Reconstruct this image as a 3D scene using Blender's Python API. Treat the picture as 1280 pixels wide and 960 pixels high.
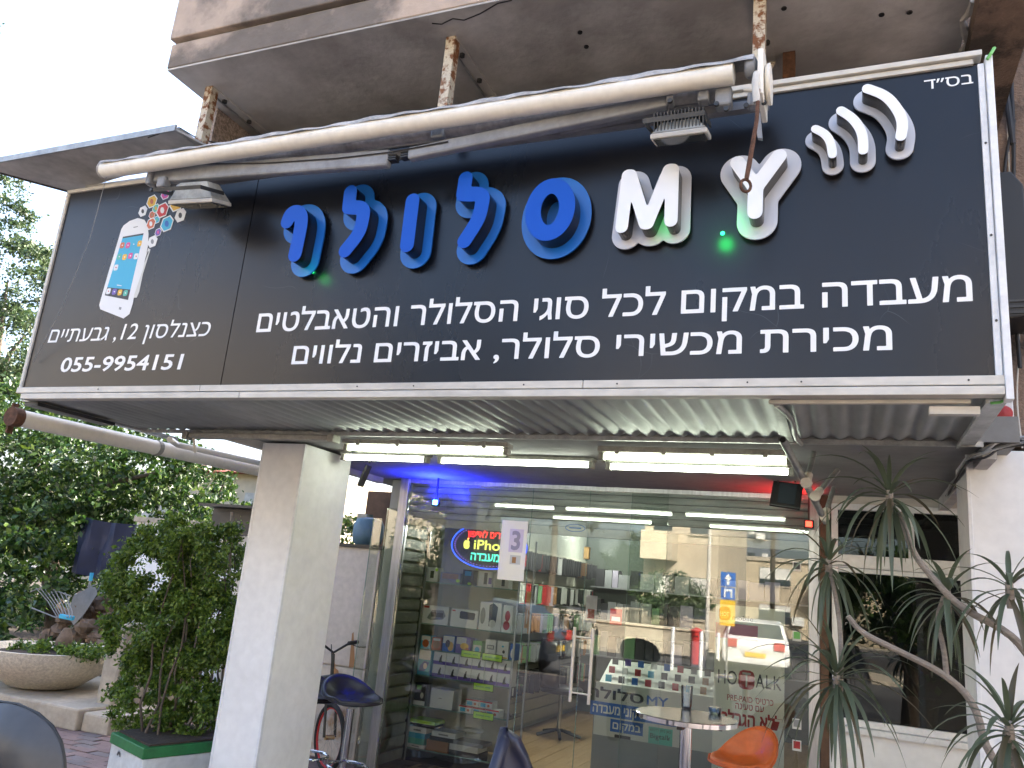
import bpy, math, random
import numpy as np
from mathutils import Vector, Matrix
random.seed(7); rng = np.random.default_rng(7)
for o in list(bpy.data.objects): bpy.data.objects.remove(o)
SC = bpy.context.scene; COL = SC.collection
PI = math.pi

# ------------------------------------------------------------------ camera
FPX = 1000.0
def _basis():
    up = np.array([1012-640, 480+3492, -FPX]); up /= np.linalg.norm(up)
    X = -np.array([-1766-640, 480-506.6, -FPX]); X -= up*(X@up); X /= np.linalg.norm(X)
    return np.array([X, np.cross(up, X), up])
RC = _basis(); CAM = np.array([0, 0, 1.62])
cam = bpy.data.objects.new('camera', bpy.data.cameras.new('camera')); COL.objects.link(cam)
mw = Matrix([list(r) for r in RC]).to_4x4(); mw.translation = Vector(CAM)
cam.matrix_world = mw
cam.data.sensor_width = 36; cam.data.lens = 36*FPX/1280; cam.data.clip_start = .02; cam.data.clip_end = 600
SC.camera = cam
def at(px, py, x=None, y=None, z=None):
    """world point seen in the photograph at (px, py), on a plane x=, y= or z="""
    d = RC @ np.array([px-640, 480-py, -FPX])
    if x is not None: t = (x-CAM[0])/d[0]
    elif y is not None: t = (y-CAM[1])/d[1]
    else: t = (z-CAM[2])/d[2]
    return CAM+t*d
# ------------------------------------------------------------------ light
SUN_EL, SUN_AZ = math.radians(36), math.radians(38)      # azimuth from +Y towards +X
W = bpy.data.worlds.new("World"); SC.world = W; W.use_nodes = True
wn = W.node_tree.nodes; bg = wn['Background']
sky = wn.new('ShaderNodeTexSky'); sky.sky_type = 'NISHITA'; sky.sun_disc = False
sky.sun_elevation = SUN_EL; sky.sun_rotation = SUN_AZ; sky.air_density = .9; sky.dust_density = 6.0; sky.ozone_density = 1.0
W.node_tree.links.new(sky.outputs[0], bg.inputs[0]); bg.inputs[1].default_value = 0.145
sd = bpy.data.lights.new('sun', 'SUN'); sd.energy = 3.6; sd.angle = math.radians(.5); sd.color = (1, .93, .82)
so = bpy.data.objects.new('sun', sd); COL.objects.link(so)
dirv = Vector((math.sin(SUN_AZ)*math.cos(SUN_EL), math.cos(SUN_AZ)*math.cos(SUN_EL), math.sin(SUN_EL)))
so.rotation_euler = (-dirv).to_track_quat('-Z', 'Y').to_euler()
SC.view_settings.view_transform = 'Standard'; SC.view_settings.look = 'None'
SC.view_settings.gamma = 1; SC.view_settings.exposure = 2.72; SC.view_settings.use_curve_mapping = False
SC.render.engine = 'CYCLES'
SC.cycles.max_bounces = 8; SC.cycles.diffuse_bounces = 4; SC.cycles.glossy_bounces = 4; SC.cycles.transparent_max_bounces = 14
SC.cycles.sample_clamp_indirect = 6; SC.cycles.caustics_reflective = False; SC.cycles.caustics_refractive = False
SC.cycles.use_denoising = True

# ------------------------------------------------------------------ materials
def nd(nt, t, **kw):
    n = nt.nodes.new(t)
    for k, v in kw.items(): setattr(n, k, v)
    return n
def M(name, col, rough=.55, metal=0, noise=None, bump=None, emit=None, spec=.5, col2=None, stretch=None, coat=0):
    m = bpy.data.materials.new(name); m.use_nodes = True; nt = m.node_tree; b = nt.nodes['Principled BSDF']
    L = nt.links.new
    b.inputs['Base Color'].default_value = (*col, 1); b.inputs['Roughness'].default_value = rough; b.inputs['Metallic'].default_value = metal
    b.inputs['Specular IOR Level'].default_value = spec; b.inputs['Coat Weight'].default_value = coat
    geo = nd(nt, 'ShaderNodeNewGeometry'); pos = geo.outputs['Position']
    if stretch:
        vm = nd(nt, 'ShaderNodeVectorMath', operation='MULTIPLY'); vm.inputs[1].default_value = stretch
        L(pos, vm.inputs[0]); pos = vm.outputs[0]
    if noise:
        sc, amt = noise[:2]; lo, hi = (noise[2:] if len(noise) > 2 else (.35, .68))
        n = nd(nt, 'ShaderNodeTexNoise'); n.inputs['Scale'].default_value = sc; n.inputs['Detail'].default_value = 8; n.inputs['Roughness'].default_value = .62
        L(pos, n.inputs['Vector'])
        r = nd(nt, 'ShaderNodeMapRange'); r.inputs[1].default_value = lo; r.inputs[2].default_value = hi; L(n.outputs[0], r.inputs[0])
        c2 = col2 or tuple(c*(1-amt) for c in col)
        mx = nd(nt, 'ShaderNodeMix', data_type='RGBA'); mx.inputs[6].default_value = (*col, 1); mx.inputs[7].default_value = (*c2, 1)
        L(r.outputs[0], mx.inputs[0])
        n2 = nd(nt, 'ShaderNodeTexNoise'); n2.inputs['Scale'].default_value = sc*6; n2.inputs['Detail'].default_value = 5; L(pos, n2.inputs['Vector'])
        r2 = nd(nt, 'ShaderNodeMapRange'); r2.inputs[1].default_value = .3; r2.inputs[2].default_value = .7; r2.inputs[3].default_value = 1-amt*.35; r2.inputs[4].default_value = 1.06; L(n2.outputs[0], r2.inputs[0])
        mm = nd(nt, 'ShaderNodeMix', data_type='RGBA', blend_type='MULTIPLY'); mm.inputs[0].default_value = 1; L(mx.outputs[2], mm.inputs[6]); L(r2.outputs[0], mm.inputs[7])
        L(mm.outputs[2], b.inputs['Base Color'])
        rr = nd(nt, 'ShaderNodeMapRange'); rr.inputs[3].default_value = max(0, rough-.08); rr.inputs[4].default_value = min(1, rough+.12); L(n.outputs[0], rr.inputs[0]); L(rr.outputs[0], b.inputs['Roughness'])
    if bump:
        bs, st = bump[:2]; bn = nd(nt, 'ShaderNodeTexNoise'); bn.inputs['Scale'].default_value = bs; bn.inputs['Detail'].default_value = 4; L(pos, bn.inputs['Vector'])
        bp = nd(nt, 'ShaderNodeBump'); bp.inputs['Strength'].default_value = st; bp.inputs['Distance'].default_value = .01; L(bn.outputs[0], bp.inputs['Height']); L(bp.outputs[0], b.inputs['Normal'])
    if emit:
        b.inputs['Emission Color'].default_value = (*emit[0], 1); b.inputs['Emission Strength'].default_value = emit[1]
    return m
def M_glass(name, tint, boost=1.0, ior=1.5, rough=0.0):
    m = bpy.data.materials.new(name); m.use_nodes = True; nt = m.node_tree; nt.nodes.remove(nt.nodes['Principled BSDF']); L = nt.links.new
    out = nt.nodes['Material Output']; tr = nd(nt, 'ShaderNodeBsdfTransparent'); tr.inputs[0].default_value = (*tint, 1)
    gl = nd(nt, 'ShaderNodeBsdfGlossy'); gl.inputs['Roughness'].default_value = rough
    fr = nd(nt, 'ShaderNodeFresnel'); fr.inputs[0].default_value = ior
    mu = nd(nt, 'ShaderNodeMath', operation='MULTIPLY', use_clamp=True); mu.inputs[1].default_value = boost; L(fr.outputs[0], mu.inputs[0])
    mx = nd(nt, 'ShaderNodeMixShader'); L(mu.outputs[0], mx.inputs[0]); L(tr.outputs[0], mx.inputs[1]); L(gl.outputs[0], mx.inputs[2]); L(mx.outputs[0], out.inputs[0])
    return m
def M_leaf(name, cols, rough=.4):
    m = bpy.data.materials.new(name); m.use_nodes = True; nt = m.node_tree; b = nt.nodes['Principled BSDF']; L = nt.links.new
    g = nd(nt, 'ShaderNodeNewGeometry'); cr = nd(nt, 'ShaderNodeValToRGB'); L(g.outputs['Random Per Island'], cr.inputs[0])
    e = cr.color_ramp.elements; e[0].color = (*cols[0], 1); e[1].color = (*cols[-1], 1)
    for i, c in enumerate(cols[1:-1]):
        k = e.new((i+1)/(len(cols)-1)); k.color = (*c, 1)
    L(cr.outputs[0], b.inputs['Base Color']); b.inputs['Roughness'].default_value = rough
    tl = nd(nt, 'ShaderNodeBsdfTranslucent'); L(cr.outputs[0], tl.inputs[0])
    mx = nd(nt, 'ShaderNodeMixShader'); mx.inputs[0].default_value = .3; out = nt.nodes['Material Output']
    L(b.outputs[0], mx.inputs[1]); L(tl.outputs[0], mx.inputs[2]); L(mx.outputs[0], out.inputs[0])
    return m
K = {}
K['sign'] = M('sign_panel', (.008, .011, .018), .26, noise=(1.1, .0, .4, .65), col2=(.008, .008, .011), stretch=(1, 1, .35), spec=.4)
def _scratch():
    m = K['sign']; nt = m.node_tree; b = nt.nodes['Principled BSDF']; L = nt.links.new
    g = nd(nt, 'ShaderNodeNewGeometry'); w = nd(nt, 'ShaderNodeTexNoise'); w.inputs['Scale'].default_value = 1.3; L(g.outputs['Position'], w.inputs['Vector'])
    ad = nd(nt, 'ShaderNodeVectorMath', operation='ADD'); L(g.outputs['Position'], ad.inputs[0]); L(w.outputs[1], ad.inputs[1])
    v = nd(nt, 'ShaderNodeTexVoronoi', feature='DISTANCE_TO_EDGE'); v.inputs['Scale'].default_value = 2.2; L(ad.outputs[0], v.inputs['Vector'])
    r = nd(nt, 'ShaderNodeMapRange'); r.inputs[1].default_value = 0; r.inputs[2].default_value = .004; r.inputs[3].default_value = .5; r.inputs[4].default_value = 0; L(v.outputs['Distance'], r.inputs[0])
    gt = nd(nt, 'ShaderNodeTexNoise'); gt.inputs['Scale'].default_value = 3; L(g.outputs['Position'], gt.inputs['Vector'])
    gr = nd(nt, 'ShaderNodeMapRange'); gr.inputs[1].default_value = .56; gr.inputs[2].default_value = .66; L(gt.outputs[0], gr.inputs[0])
    mu = nd(nt, 'ShaderNodeMath', operation='MULTIPLY'); L(r.outputs[0], mu.inputs[0]); L(gr.outputs[0], mu.inputs[1])
    old = b.inputs['Base Color'].links[0].from_socket
    mx = nd(nt, 'ShaderNodeMix', data_type='RGBA'); mx.inputs[7].default_value = (.09, .09, .10, 1); L(mu.outputs[0], mx.inputs[0]); L(old, mx.inputs[6]); L(mx.outputs[2], b.inputs['Base Color'])
_scratch()
K['frame'] = M('white_aluminium', (.62, .59, .53), .42, noise=(5, .35, .5, .8), spec=.5, stretch=(.4, 1, 1))
K['frame_b'] = M('bright_white_aluminium', (.78, .79, .80), .35, noise=(6, .2, .5, .8))
K['paintgrey'] = M('grey_paint', (.23, .24, .25), .5, noise=(6, .25))
K['letters'] = M('white_vinyl', (.85, .85, .85), .5)
K['blue_face'] = M('blue_acrylic', (.002, .082, .50), .35, spec=.25)
K['blue_back'] = M('light_blue_acrylic', (.012, .14, .54), .25)
K['black_gloss'] = M('black_return', (.006, .006, .007), .22)
K['white_face'] = M('white_acrylic', (.86, .88, .90), .3)
K['white_back'] = M('frosted_acrylic', (.60, .62, .68), .3)
K['brown_ret'] = M('smoky_return', (.05, .045, .04), .22, noise=(8, .6))
K['tube'] = M('ivory_enamel', (.84, .80, .71), .38, noise=(3, .15, .58, .8), stretch=(1.5, 1, 1))
K['fabric'] = M('dirty_awning_cloth', (.58, .55, .52), .9, noise=(9, .5), bump=(60, .3))
K['arm'] = M('grey_enamel', (.30, .31, .33), .42, noise=(7, .3))
K['galv'] = M('galvanised_steel', (.42, .43, .43), .4, .5, noise=(12, .35))
K['rusty'] = M('rusty_white_paint', (.62, .56, .45), .65, noise=(22, .5, .47, .56), col2=(.20, .075, .025), bump=(90, .4))
K['rust'] = M('rust', (.14, .06, .03), .8, noise=(30, .6), bump=(90, .4))
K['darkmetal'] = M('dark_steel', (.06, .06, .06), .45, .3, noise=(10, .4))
K['black'] = M('black_plastic', (.015, .015, .016), .45)
K['cable'] = M('black_cable', (.02, .02, .022), .6)
K['plaster'] = M('stained_pink_plaster', (.50, .395, .315), .85, noise=(1.3, .5, .43, .55), col2=(.19, .16, .135), bump=(28, .5))
K['soffit'] = M('grey_concrete_soffit', (.58, .56, .53), .85, noise=(1.1, .4, .4, .6), col2=(.34, .32, .30), bump=(22, .35))
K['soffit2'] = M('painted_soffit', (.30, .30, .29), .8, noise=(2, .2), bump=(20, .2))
K['pebble'] = M('pebble_dash', (.56, .45, .39), .95, noise=(55, .55, .4, .6), bump=(110, 1.0))
K['brownwall'] = M('brown_pebble_wall', (.23, .16, .12), .95, noise=(3, .6, .5, .6), col2=(.07, .055, .045), bump=(70, 1.0))
K['whitepaint'] = M('white_masonry_paint', (.84, .84, .83), .7, noise=(3, .07), bump=(14, .15))
K['corr'] = M('corrugated_zinc', (.42, .44, .44), .45, .15, noise=(2, .35), stretch=(1, .4, 1))
K['tubelit'] = M('lit_fluorescent_tube', (.9, .9, .85), .4, emit=((.93, 1, .84), 4.5))
K['diffuser'] = M_glass('clear_cover', (.86, .9, .84), 1)
K['fixture'] = M('old_fixture_grey', (.42, .41, .36), .5, noise=(9, .45))
K['glass'] = M_glass('shop_glass', (.94, .965, .945), 2.2)
K['glassedge'] = M('glass_edge', (.20, .33, .29), .2)
K['darkglass'] = M_glass('tinted_glass', (.45, .5, .48), 1.6)
K['alu'] = M('brushed_aluminium', (.52, .53, .55), .32, .75, noise=(14, .3), stretch=(3, 3, .2))
K['chrome'] = M('polished_steel', (.62, .62, .64), .12, 1)
K['satin'] = M('satin_steel', (.72, .68, .66), .38, .35)
K['farwall'] = M('shaded_back_wall', (.11, .13, .11), .8, noise=(2, .1))  # interior wall paint with the shade put into its colour
K['brass'] = M('brass_hinge', (.55, .40, .20), .35, .8)
K['slat'] = M('shutter_slat', (.70, .71, .73), .42, .0, noise=(4, .3), stretch=(.3, 1, 1))
K['slatdark'] = M('grey_green_slat', (.50, .54, .50), .5, noise=(5, .3))
K['cream'] = M('cream_slatwall', (.52, .51, .42), .6, noise=(3, .1))
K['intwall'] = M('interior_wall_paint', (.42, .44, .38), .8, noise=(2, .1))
K['wood'] = M('oak_laminate', (.40, .26, .13), .4, noise=(4, .3), stretch=(1, .15, 1))
K['darkwood'] = M('brown_chipboard', (.13, .07, .04), .7, noise=(4, .4))
K['cabinet'] = M('dirty_white_cabinet', (.58, .53, .48), .6, noise=(3, .4, .6, .7), col2=(.34, .22, .13))
K['leather'] = M('black_leatherette', (.012, .012, .018), .33, bump=(60, .1))
K['navy'] = M('navy_leatherette', (.02, .022, .045), .38)
K['orange'] = M('orange_leatherette', (.60, .13, .03), .35, noise=(8, .15))
K['greenpaint'] = M('green_paint', (.015, .16, .04), .5, noise=(8, .3))
K['planter'] = M('planter_white', (.62, .64, .64), .6, noise=(4, .25), bump=(12, .2))
K['bowl'] = M('washed_pebble_concrete', (.74, .67, .54), .9, noise=(40, .35), bump=(55, 1.0))
K['stone'] = M('stone', (.24, .17, .12), .9, noise=(5, .55), bump=(20, .8))
K['kerb'] = M('pale_concrete', (.48, .42, .33), .9, noise=(4, .3), bump=(25, .5))
K['soil'] = M('soil', (.05, .035, .025), 1, noise=(20, .5), bump=(40, 1))
K['paver'] = M('paver', (.24, .165, .15), .85, noise=(3, .35), bump=(60, .4))
K['paver2'] = M('paver_grey', (.19, .16, .155), .85, noise=(3, .35), bump=(60, .4))
K['asphalt'] = M('asphalt', (.075, .075, .078), .9, noise=(2, .25), bump=(80, .4))
K['bark'] = M('bark', (.13, .10, .075), .9, noise=(12, .5), stretch=(3, 3, .6), bump=(30, .7))
K['palebark'] = M('pale_bark', (.34, .29, .24), .85, noise=(20, .35), stretch=(1, 1, 3), bump=(50, .5))
K['ficus'] = M_leaf('ficus_leaf', [(.012, .034, .010), (.022, .062, .012), (.045, .10, .016), (.11, .17, .025)])
K['hedge'] = M_leaf('hedge_leaf', [(.035, .075, .012), (.08, .15, .02), (.14, .23, .03), (.20, .29, .045)])
K['darkleaf'] = M_leaf('darkened_tree_leaf', [(.006, .016, .006), (.012, .026, .008), (.022, .04, .012)])  # leaf colours darkened so the sunlit crowns stay dim in the glass
K['farleaf'] = M_leaf('tree_leaf', [(.02, .05, .02), (.05, .09, .03), (.09, .13, .05)])
K['drac'] = M_leaf('strap_leaf', [(.07, .09, .06), (.10, .13, .08), (.15, .165, .095)], .42)
K['drac_red'] = M_leaf('dry_strap_leaf', [(.12, .06, .04), (.09, .08, .04), (.16, .10, .06)], .45)
K['bluetarp'] = M('blue_tarp', (.006, .014, .055), .6, noise=(3, .4))
K['white'] = M('white_card', (.78, .79, .80), .5)
K['offwhite'] = M('offwhite_card', (.62, .63, .60), .5)
K['purple'] = M('purple_card', (.16, .10, .42), .5)
K['lime'] = M('lime_card', (.50, .85, .06), .5)
K['red'] = M('red', (.55, .03, .03), .5)
K['darkred'] = M('dark_red_print', (.40, .03, .035), .5)
K['teal'] = M('teal_print', (.10, .48, .38), .5)
K['printblue'] = M('blue_print', (.02, .13, .50), .5)
K['yellow'] = M('yellow_print', (.75, .45, .04), .5)
K['pinkprint'] = M('pink_print', (.65, .08, .30), .5)
K['cyanprint'] = M('cyan_print', (.05, .42, .65), .5)
K['brownprint'] = M('brown_print', (.35, .18, .08), .5)
K['dark'] = M('dark_print', (.03, .03, .035), .45)
K['grey'] = M('grey_card', (.25, .26, .27), .5)
K['greenprint'] = M('green_print', (.15, .45, .12), .5)
K['ivoryposter'] = M('ivory_poster', (.90, .91, .80), .55)
K['brightposter'] = M('warm_white_poster', (.92, .90, .82), .6)  # one even, pale warm white
K['lilac'] = M('lilac_print', (.70, .63, .74), .6)
K['water_blue'] = M('blue_barrel', (.10, .19, .27), .5, noise=(4, .2))
K['beige'] = M('beige_render', (.50, .42, .30), .9, noise=(1.2, .25), bump=(20, .3))
K['beige2'] = M('pale_render', (.58, .50, .38), .9, noise=(1.2, .2), bump=(20, .3))
K['window'] = M('window_glass', (.03, .04, .05), .1)
K['shutterw'] = M('white_blind', (.6, .6, .57), .6)
K['carwhite'] = M('white_car_paint', (.75, .75, .74), .25, coat=.6)
K['cardark'] = M('dark_car_paint', (.03, .04, .06), .2, coat=.8)
K['tyre'] = M('rubber', (.02, .02, .02), .8)
K['yellowplate'] = M('yellow_plate', (.85, .55, .05), .5)
K['smoke'] = M('smoked_visor', (.07, .07, .072), .38, noise=(3, .3))
K['rooftile'] = M('red_tile', (.28, .07, .045), .8, noise=(5, .3))
K['skin_metal'] = M('weathered_sheet', (.55, .54, .52), .5, .05, noise=(3, .4))
def led(name, c, s): return M(name, c, .5, emit=(c, s*.42))
K['led_red'] = led('led_red', (1, .03, .02), 1.2); K['led_yel'] = led('led_yellow', (.75, .8, .12), .75); K['led_cyan'] = led('led_cyan', (.08, .85, .55), .8)
K['led_blue'] = led('led_blue', (.02, .08, 1), 1.4); K['led_pink'] = led('led_violet', (.4, .2, 1), 1)
K['spot_blue'] = led('spot_blue', (.1, .45, 1), 6); K['spot_red'] = led('spot_red', (1, .04, .02), 3); K['spot_green'] = led('spot_green', (.02, .9, .22), 2.5)
K['ceilinglamp'] = led('ceiling_lamp', (1, 1, .95), 5)

# ------------------------------------------------------------------ mesh helpers
def org(o):
    v = Vector((0, 0, 0))
    while o is not None: v = v+o.location; o = o.parent
    return v
def link(name, me, mats, parent, smooth=False, bevel=0):
    for m in (mats if isinstance(mats, (list, tuple)) else [mats]): me.materials.append(K[m] if isinstance(m, str) else m)
    o = bpy.data.objects.new(name, me); COL.objects.link(o)
    if parent is not None: o.parent = parent
    if smooth:
        me.polygons.foreach_set('use_smooth', [True]*len(me.polygons))
        try: me.set_sharp_from_angle(angle=math.radians(40))
        except Exception: pass
    if bevel:
        b = o.modifiers.new('bevel', 'BEVEL'); b.width = bevel; b.segments = 2; b.limit_method = 'ANGLE'
    return o
class MB:
    def __init__(s): s.v = []; s.f = []; s.m = []
    def add(s, vs, fs, m=0):
        b = len(s.v); s.v += [tuple(map(float, p)) for p in vs]; s.f += [tuple(b+i for i in f) for f in fs]; s.m += [m]*len(fs); return s
    def box(s, a, b, m=0, mat=None):
        x0, y0, z0 = a; x1, y1, z1 = b
        if x0 > x1: x0, x1 = x1, x0
        if y0 > y1: y0, y1 = y1, y0
        if z0 > z1: z0, z1 = z1, z0
        vs = [Vector(p) for p in ((x0, y0, z0), (x1, y0, z0), (x1, y1, z0), (x0, y1, z0), (x0, y0, z1), (x1, y0, z1), (x1, y1, z1), (x0, y1, z1))]
        if mat is not None: vs = [mat @ v for v in vs]
        return s.add(vs, [(3, 2, 1, 0), (4, 5, 6, 7), (0, 1, 5, 4), (1, 2, 6, 5), (2, 3, 7, 6), (3, 0, 4, 7)], m)
    def beam(s, p, q, w, h, m=0, up=(0, 0, 1)):
        p = Vector(p); q = Vector(q); d = (q-p); L = d.length; d.normalize(); u = Vector(up)
        if abs(d.dot(u)) > .97: u = Vector((0, 1, 0))
        r = d.cross(u).normalized(); u = r.cross(d)
        mt = Matrix((r, d, u)).transposed().to_4x4(); mt.translation = p
        return s.box((-w/2, 0, -h/2), (w/2, L, h/2), m, mt)
    def tube(s, pts, r, n=8, m=0, caps=True, scale=None):
        pts = [Vector(p) for p in pts]; rs = r if isinstance(r, (list, tuple)) else [r]*len(pts); vs = []; fs = []
        u = None
        for i, p in enumerate(pts):
            d = (pts[min(i+1, len(pts)-1)]-pts[max(i-1, 0)]).normalized()
            if u is None: u = d.cross(Vector((0, 0, 1)) if abs(d.z) < .9 else Vector((1, 0, 0))).normalized()
            else: u = (u-d*u.dot(d)).normalized()
            w = d.cross(u)
            for k in range(n):
                a = 2*PI*k/n; vs.append(p+(u*math.cos(a)+w*math.sin(a))*rs[i])
        for i in range(len(pts)-1):
            for k in range(n): a = i*n+k; b = i*n+(k+1) % n; fs.append((a, b, b+n, a+n))
        if caps: fs.append(tuple(range(n-1, -1, -1))); fs.append(tuple((len(pts)-1)*n+k for k in range(n)))
        return s.add(vs, fs, m)
    def lathe(s, prof, c, n=24, m=0, axis='z'):
        vs = []; fs = []
        for r, h in prof:
            for k in range(n):
                a = 2*PI*k/n; x, y = r*math.cos(a), r*math.sin(a)
                vs.append((c[0]+x, c[1]+y, c[2]+h) if axis == 'z' else ((c[0]+h, c[1]+x, c[2]+y) if axis == 'x' else (c[0]+x, c[1]+h, c[2]+y)))
        for i in range(len(prof)-1):
            for k in range(n): a = i*n+k; b = i*n+(k+1) % n; fs.append((a, b, b+n, a+n))
        if prof[0][0] > 1e-4: fs.append(tuple(range(n-1, -1, -1)))
        if prof[-1][0] > 1e-4: fs.append(tuple((len(prof)-1)*n+k for k in range(n)))
        return s.add(vs, fs, m)
    def prism(s, poly, off, m=0):
        n = len(poly); a = [Vector(p) for p in poly]; o = Vector(off); b = [p+o for p in a]
        return s.add(a+b, [tuple(range(n)), tuple(range(2*n-1, n-1, -1))]+[(i, i+n, (i+1) % n+n, (i+1) % n) for i in range(n)], m)
    def build(s, name, mats, parent=None, smooth=False, bevel=0):
        me = bpy.data.meshes.new(name); o = org(parent)
        me.from_pydata([(x-o.x, y-o.y, z-o.z) for x, y, z in s.v], [], s.f)
        me.polygons.foreach_set('material_index', s.m); me.validate(); me.update()
        if s.f:
            import bmesh
            bm = bmesh.new(); bm.from_mesh(me); bmesh.ops.recalc_face_normals(bm, faces=bm.faces); bm.to_mesh(me); bm.free()
        return link(name, me, mats, parent, smooth, bevel)
def tag(o, label=None, cat=None, group=None, kind=None):
    if label: o['label'] = label
    if cat: o['category'] = cat
    if group: o['group'] = group
    if kind: o['kind'] = kind
    return o
def T(name, label, cat, loc=(0, 0, 0), group=None):
    o = bpy.data.objects.new(name, None); COL.objects.link(o); o.location = [float(v) for v in loc]; o.empty_display_size = .1
    return tag(o, label, cat, group)
def structure(o): o['kind'] = 'structure'; return o
def bx(name, a, b, mat, parent=None, bevel=0): return MB().box(a, b).build(name, [mat], parent, bevel=bevel)
# ---- outlines: marching squares
def contour(D, gx, gz):
    nx, nz = len(gx), len(gz); segs = {}
    def ip(i, j, k, l):
        a, b = D[i, j], D[k, l]; t = a/(a-b); return (gx[i]+(gx[k]-gx[i])*t, gz[j]+(gz[l]-gz[j])*t)
    pos = {}
    for i in range(nx-1):
        for j in range(nz-1):
            c = [(i, j), (i+1, j), (i+1, j+1), (i, j+1)]; ins = [D[q] < 0 for q in c]
            if all(ins) or not any(ins): continue
            st = []; en = []
            for k in range(4):
                a, b = c[k], c[(k+1) % 4]
                if ins[k] != ins[(k+1) % 4]:
                    e = (min(a, b), max(a, b)); pos[e] = ip(*a, *b)
                    (en if ins[k] else st).append((k, e))
            if len(st) == 1: segs[st[0][1]] = en[0][1]
            else:
                for k, e in st:
                    e2 = [q for kk, q in en if kk == (k+1) % 4][0]; segs[e] = e2
    loops = []
    while segs:
        s0 = next(iter(segs)); lp = []; e = s0
        while e in segs: lp.append(pos[e]); e = segs.pop(e)
        if len(lp) > 5: loops.append(lp)
    return loops
def stroke_loops(paths, r, step=.006):
    pts = np.array([p for pa in paths for p in pa]); lo = pts.min(0)-r-3*step; hi = pts.max(0)+r+3*step
    nx = int((hi[0]-lo[0])/step)+2; nz = int((hi[1]-lo[1])/step)+2
    gx = lo[0]+np.arange(nx)*step; gz = lo[1]+np.arange(nz)*step; X, Z = np.meshgrid(gx, gz, indexing='ij'); D = np.full(X.shape, 9.0)
    for pa in paths:
        for (ax, az), (bx_, bz) in zip(pa[:-1], pa[1:]):
            dx, dz = bx_-ax, bz-az; L2 = dx*dx+dz*dz+1e-12
            t = np.clip(((X-ax)*dx+(Z-az)*dz)/L2, 0, 1); D = np.minimum(D, np.hypot(X-ax-t*dx, Z-az-t*dz))
    return contour(D-r+1e-7, gx, gz)
def loops_solid(name, loops, y0, y1, mat, parent, bevel=0):
    """solid with the outline of loops between the planes y0 (front) and y1"""
    c = bpy.data.curves.new('outline', 'CURVE'); c.dimensions = '2D'; c.fill_mode = 'BOTH'; c.extrude = (y1-y0)/2-bevel; c.bevel_depth = bevel; c.offset = -bevel
    for lp in loops:
        q = np.array(lp); q = (np.roll(q, 1, 0)+2*q+np.roll(q, -1, 0))/4
        if len(q) > 40: q = q[::2]
        sp = c.splines.new('POLY'); sp.points.add(len(q)-1); sp.points.foreach_set('co', np.c_[q, np.zeros(len(q)), np.ones(len(q))].ravel()); sp.use_cyclic_u = True
    o = bpy.data.objects.new('tmp', c); COL.objects.link(o); bpy.context.view_layer.update()
    me = bpy.data.meshes.new_from_object(o.evaluated_get(bpy.context.evaluated_depsgraph_get()))
    mb = MB(); yc = (y0+y1)/2
    mb.add([(v.co.x, yc-v.co.z, v.co.y) for v in me.vertices], [tuple(p.vertices) for p in me.polygons])
    bpy.data.objects.remove(o); bpy.data.curves.remove(c)
    return mb.build(name, [mat] if not isinstance(mat, list) else mat, parent)
# ---- text lying on a plane y = const, facing the street: outlines of the built-in font, united and filled
def text_edges(s):
    c = bpy.data.curves.new('lettering', 'FONT'); c.body = s; c.fill_mode = 'NONE'; c.resolution_u = 3
    o = bpy.data.objects.new('tmp', c); COL.objects.link(o); bpy.context.view_layer.update()
    me = bpy.data.meshes.new_from_object(o.evaluated_get(bpy.context.evaluated_depsgraph_get()))
    v = np.array([tuple(p.co)[:2] for p in me.vertices]); e = [tuple(p.vertices) for p in me.edges]
    bpy.data.objects.remove(o); bpy.data.curves.remove(c); bpy.data.meshes.remove(me)
    nx_ = {}
    for a, b in e: nx_.setdefault(a, []).append(b); nx_.setdefault(b, []).append(a)
    loops = []; seen = set()
    for a in sorted(nx_):
        if a in seen: continue
        lp = [a]; seen.add(a); cur = a
        while True:
            q = [b for b in nx_[cur] if b not in seen]
            if not q: break
            cur = min(q); lp.append(cur); seen.add(cur)
            if len(lp) == 2 and False: break
        if len(lp) > 2: loops.append(v[lp])
    return loops
_ref = {}; _txt = {}
def heb(s): return s[::-1]
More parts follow.
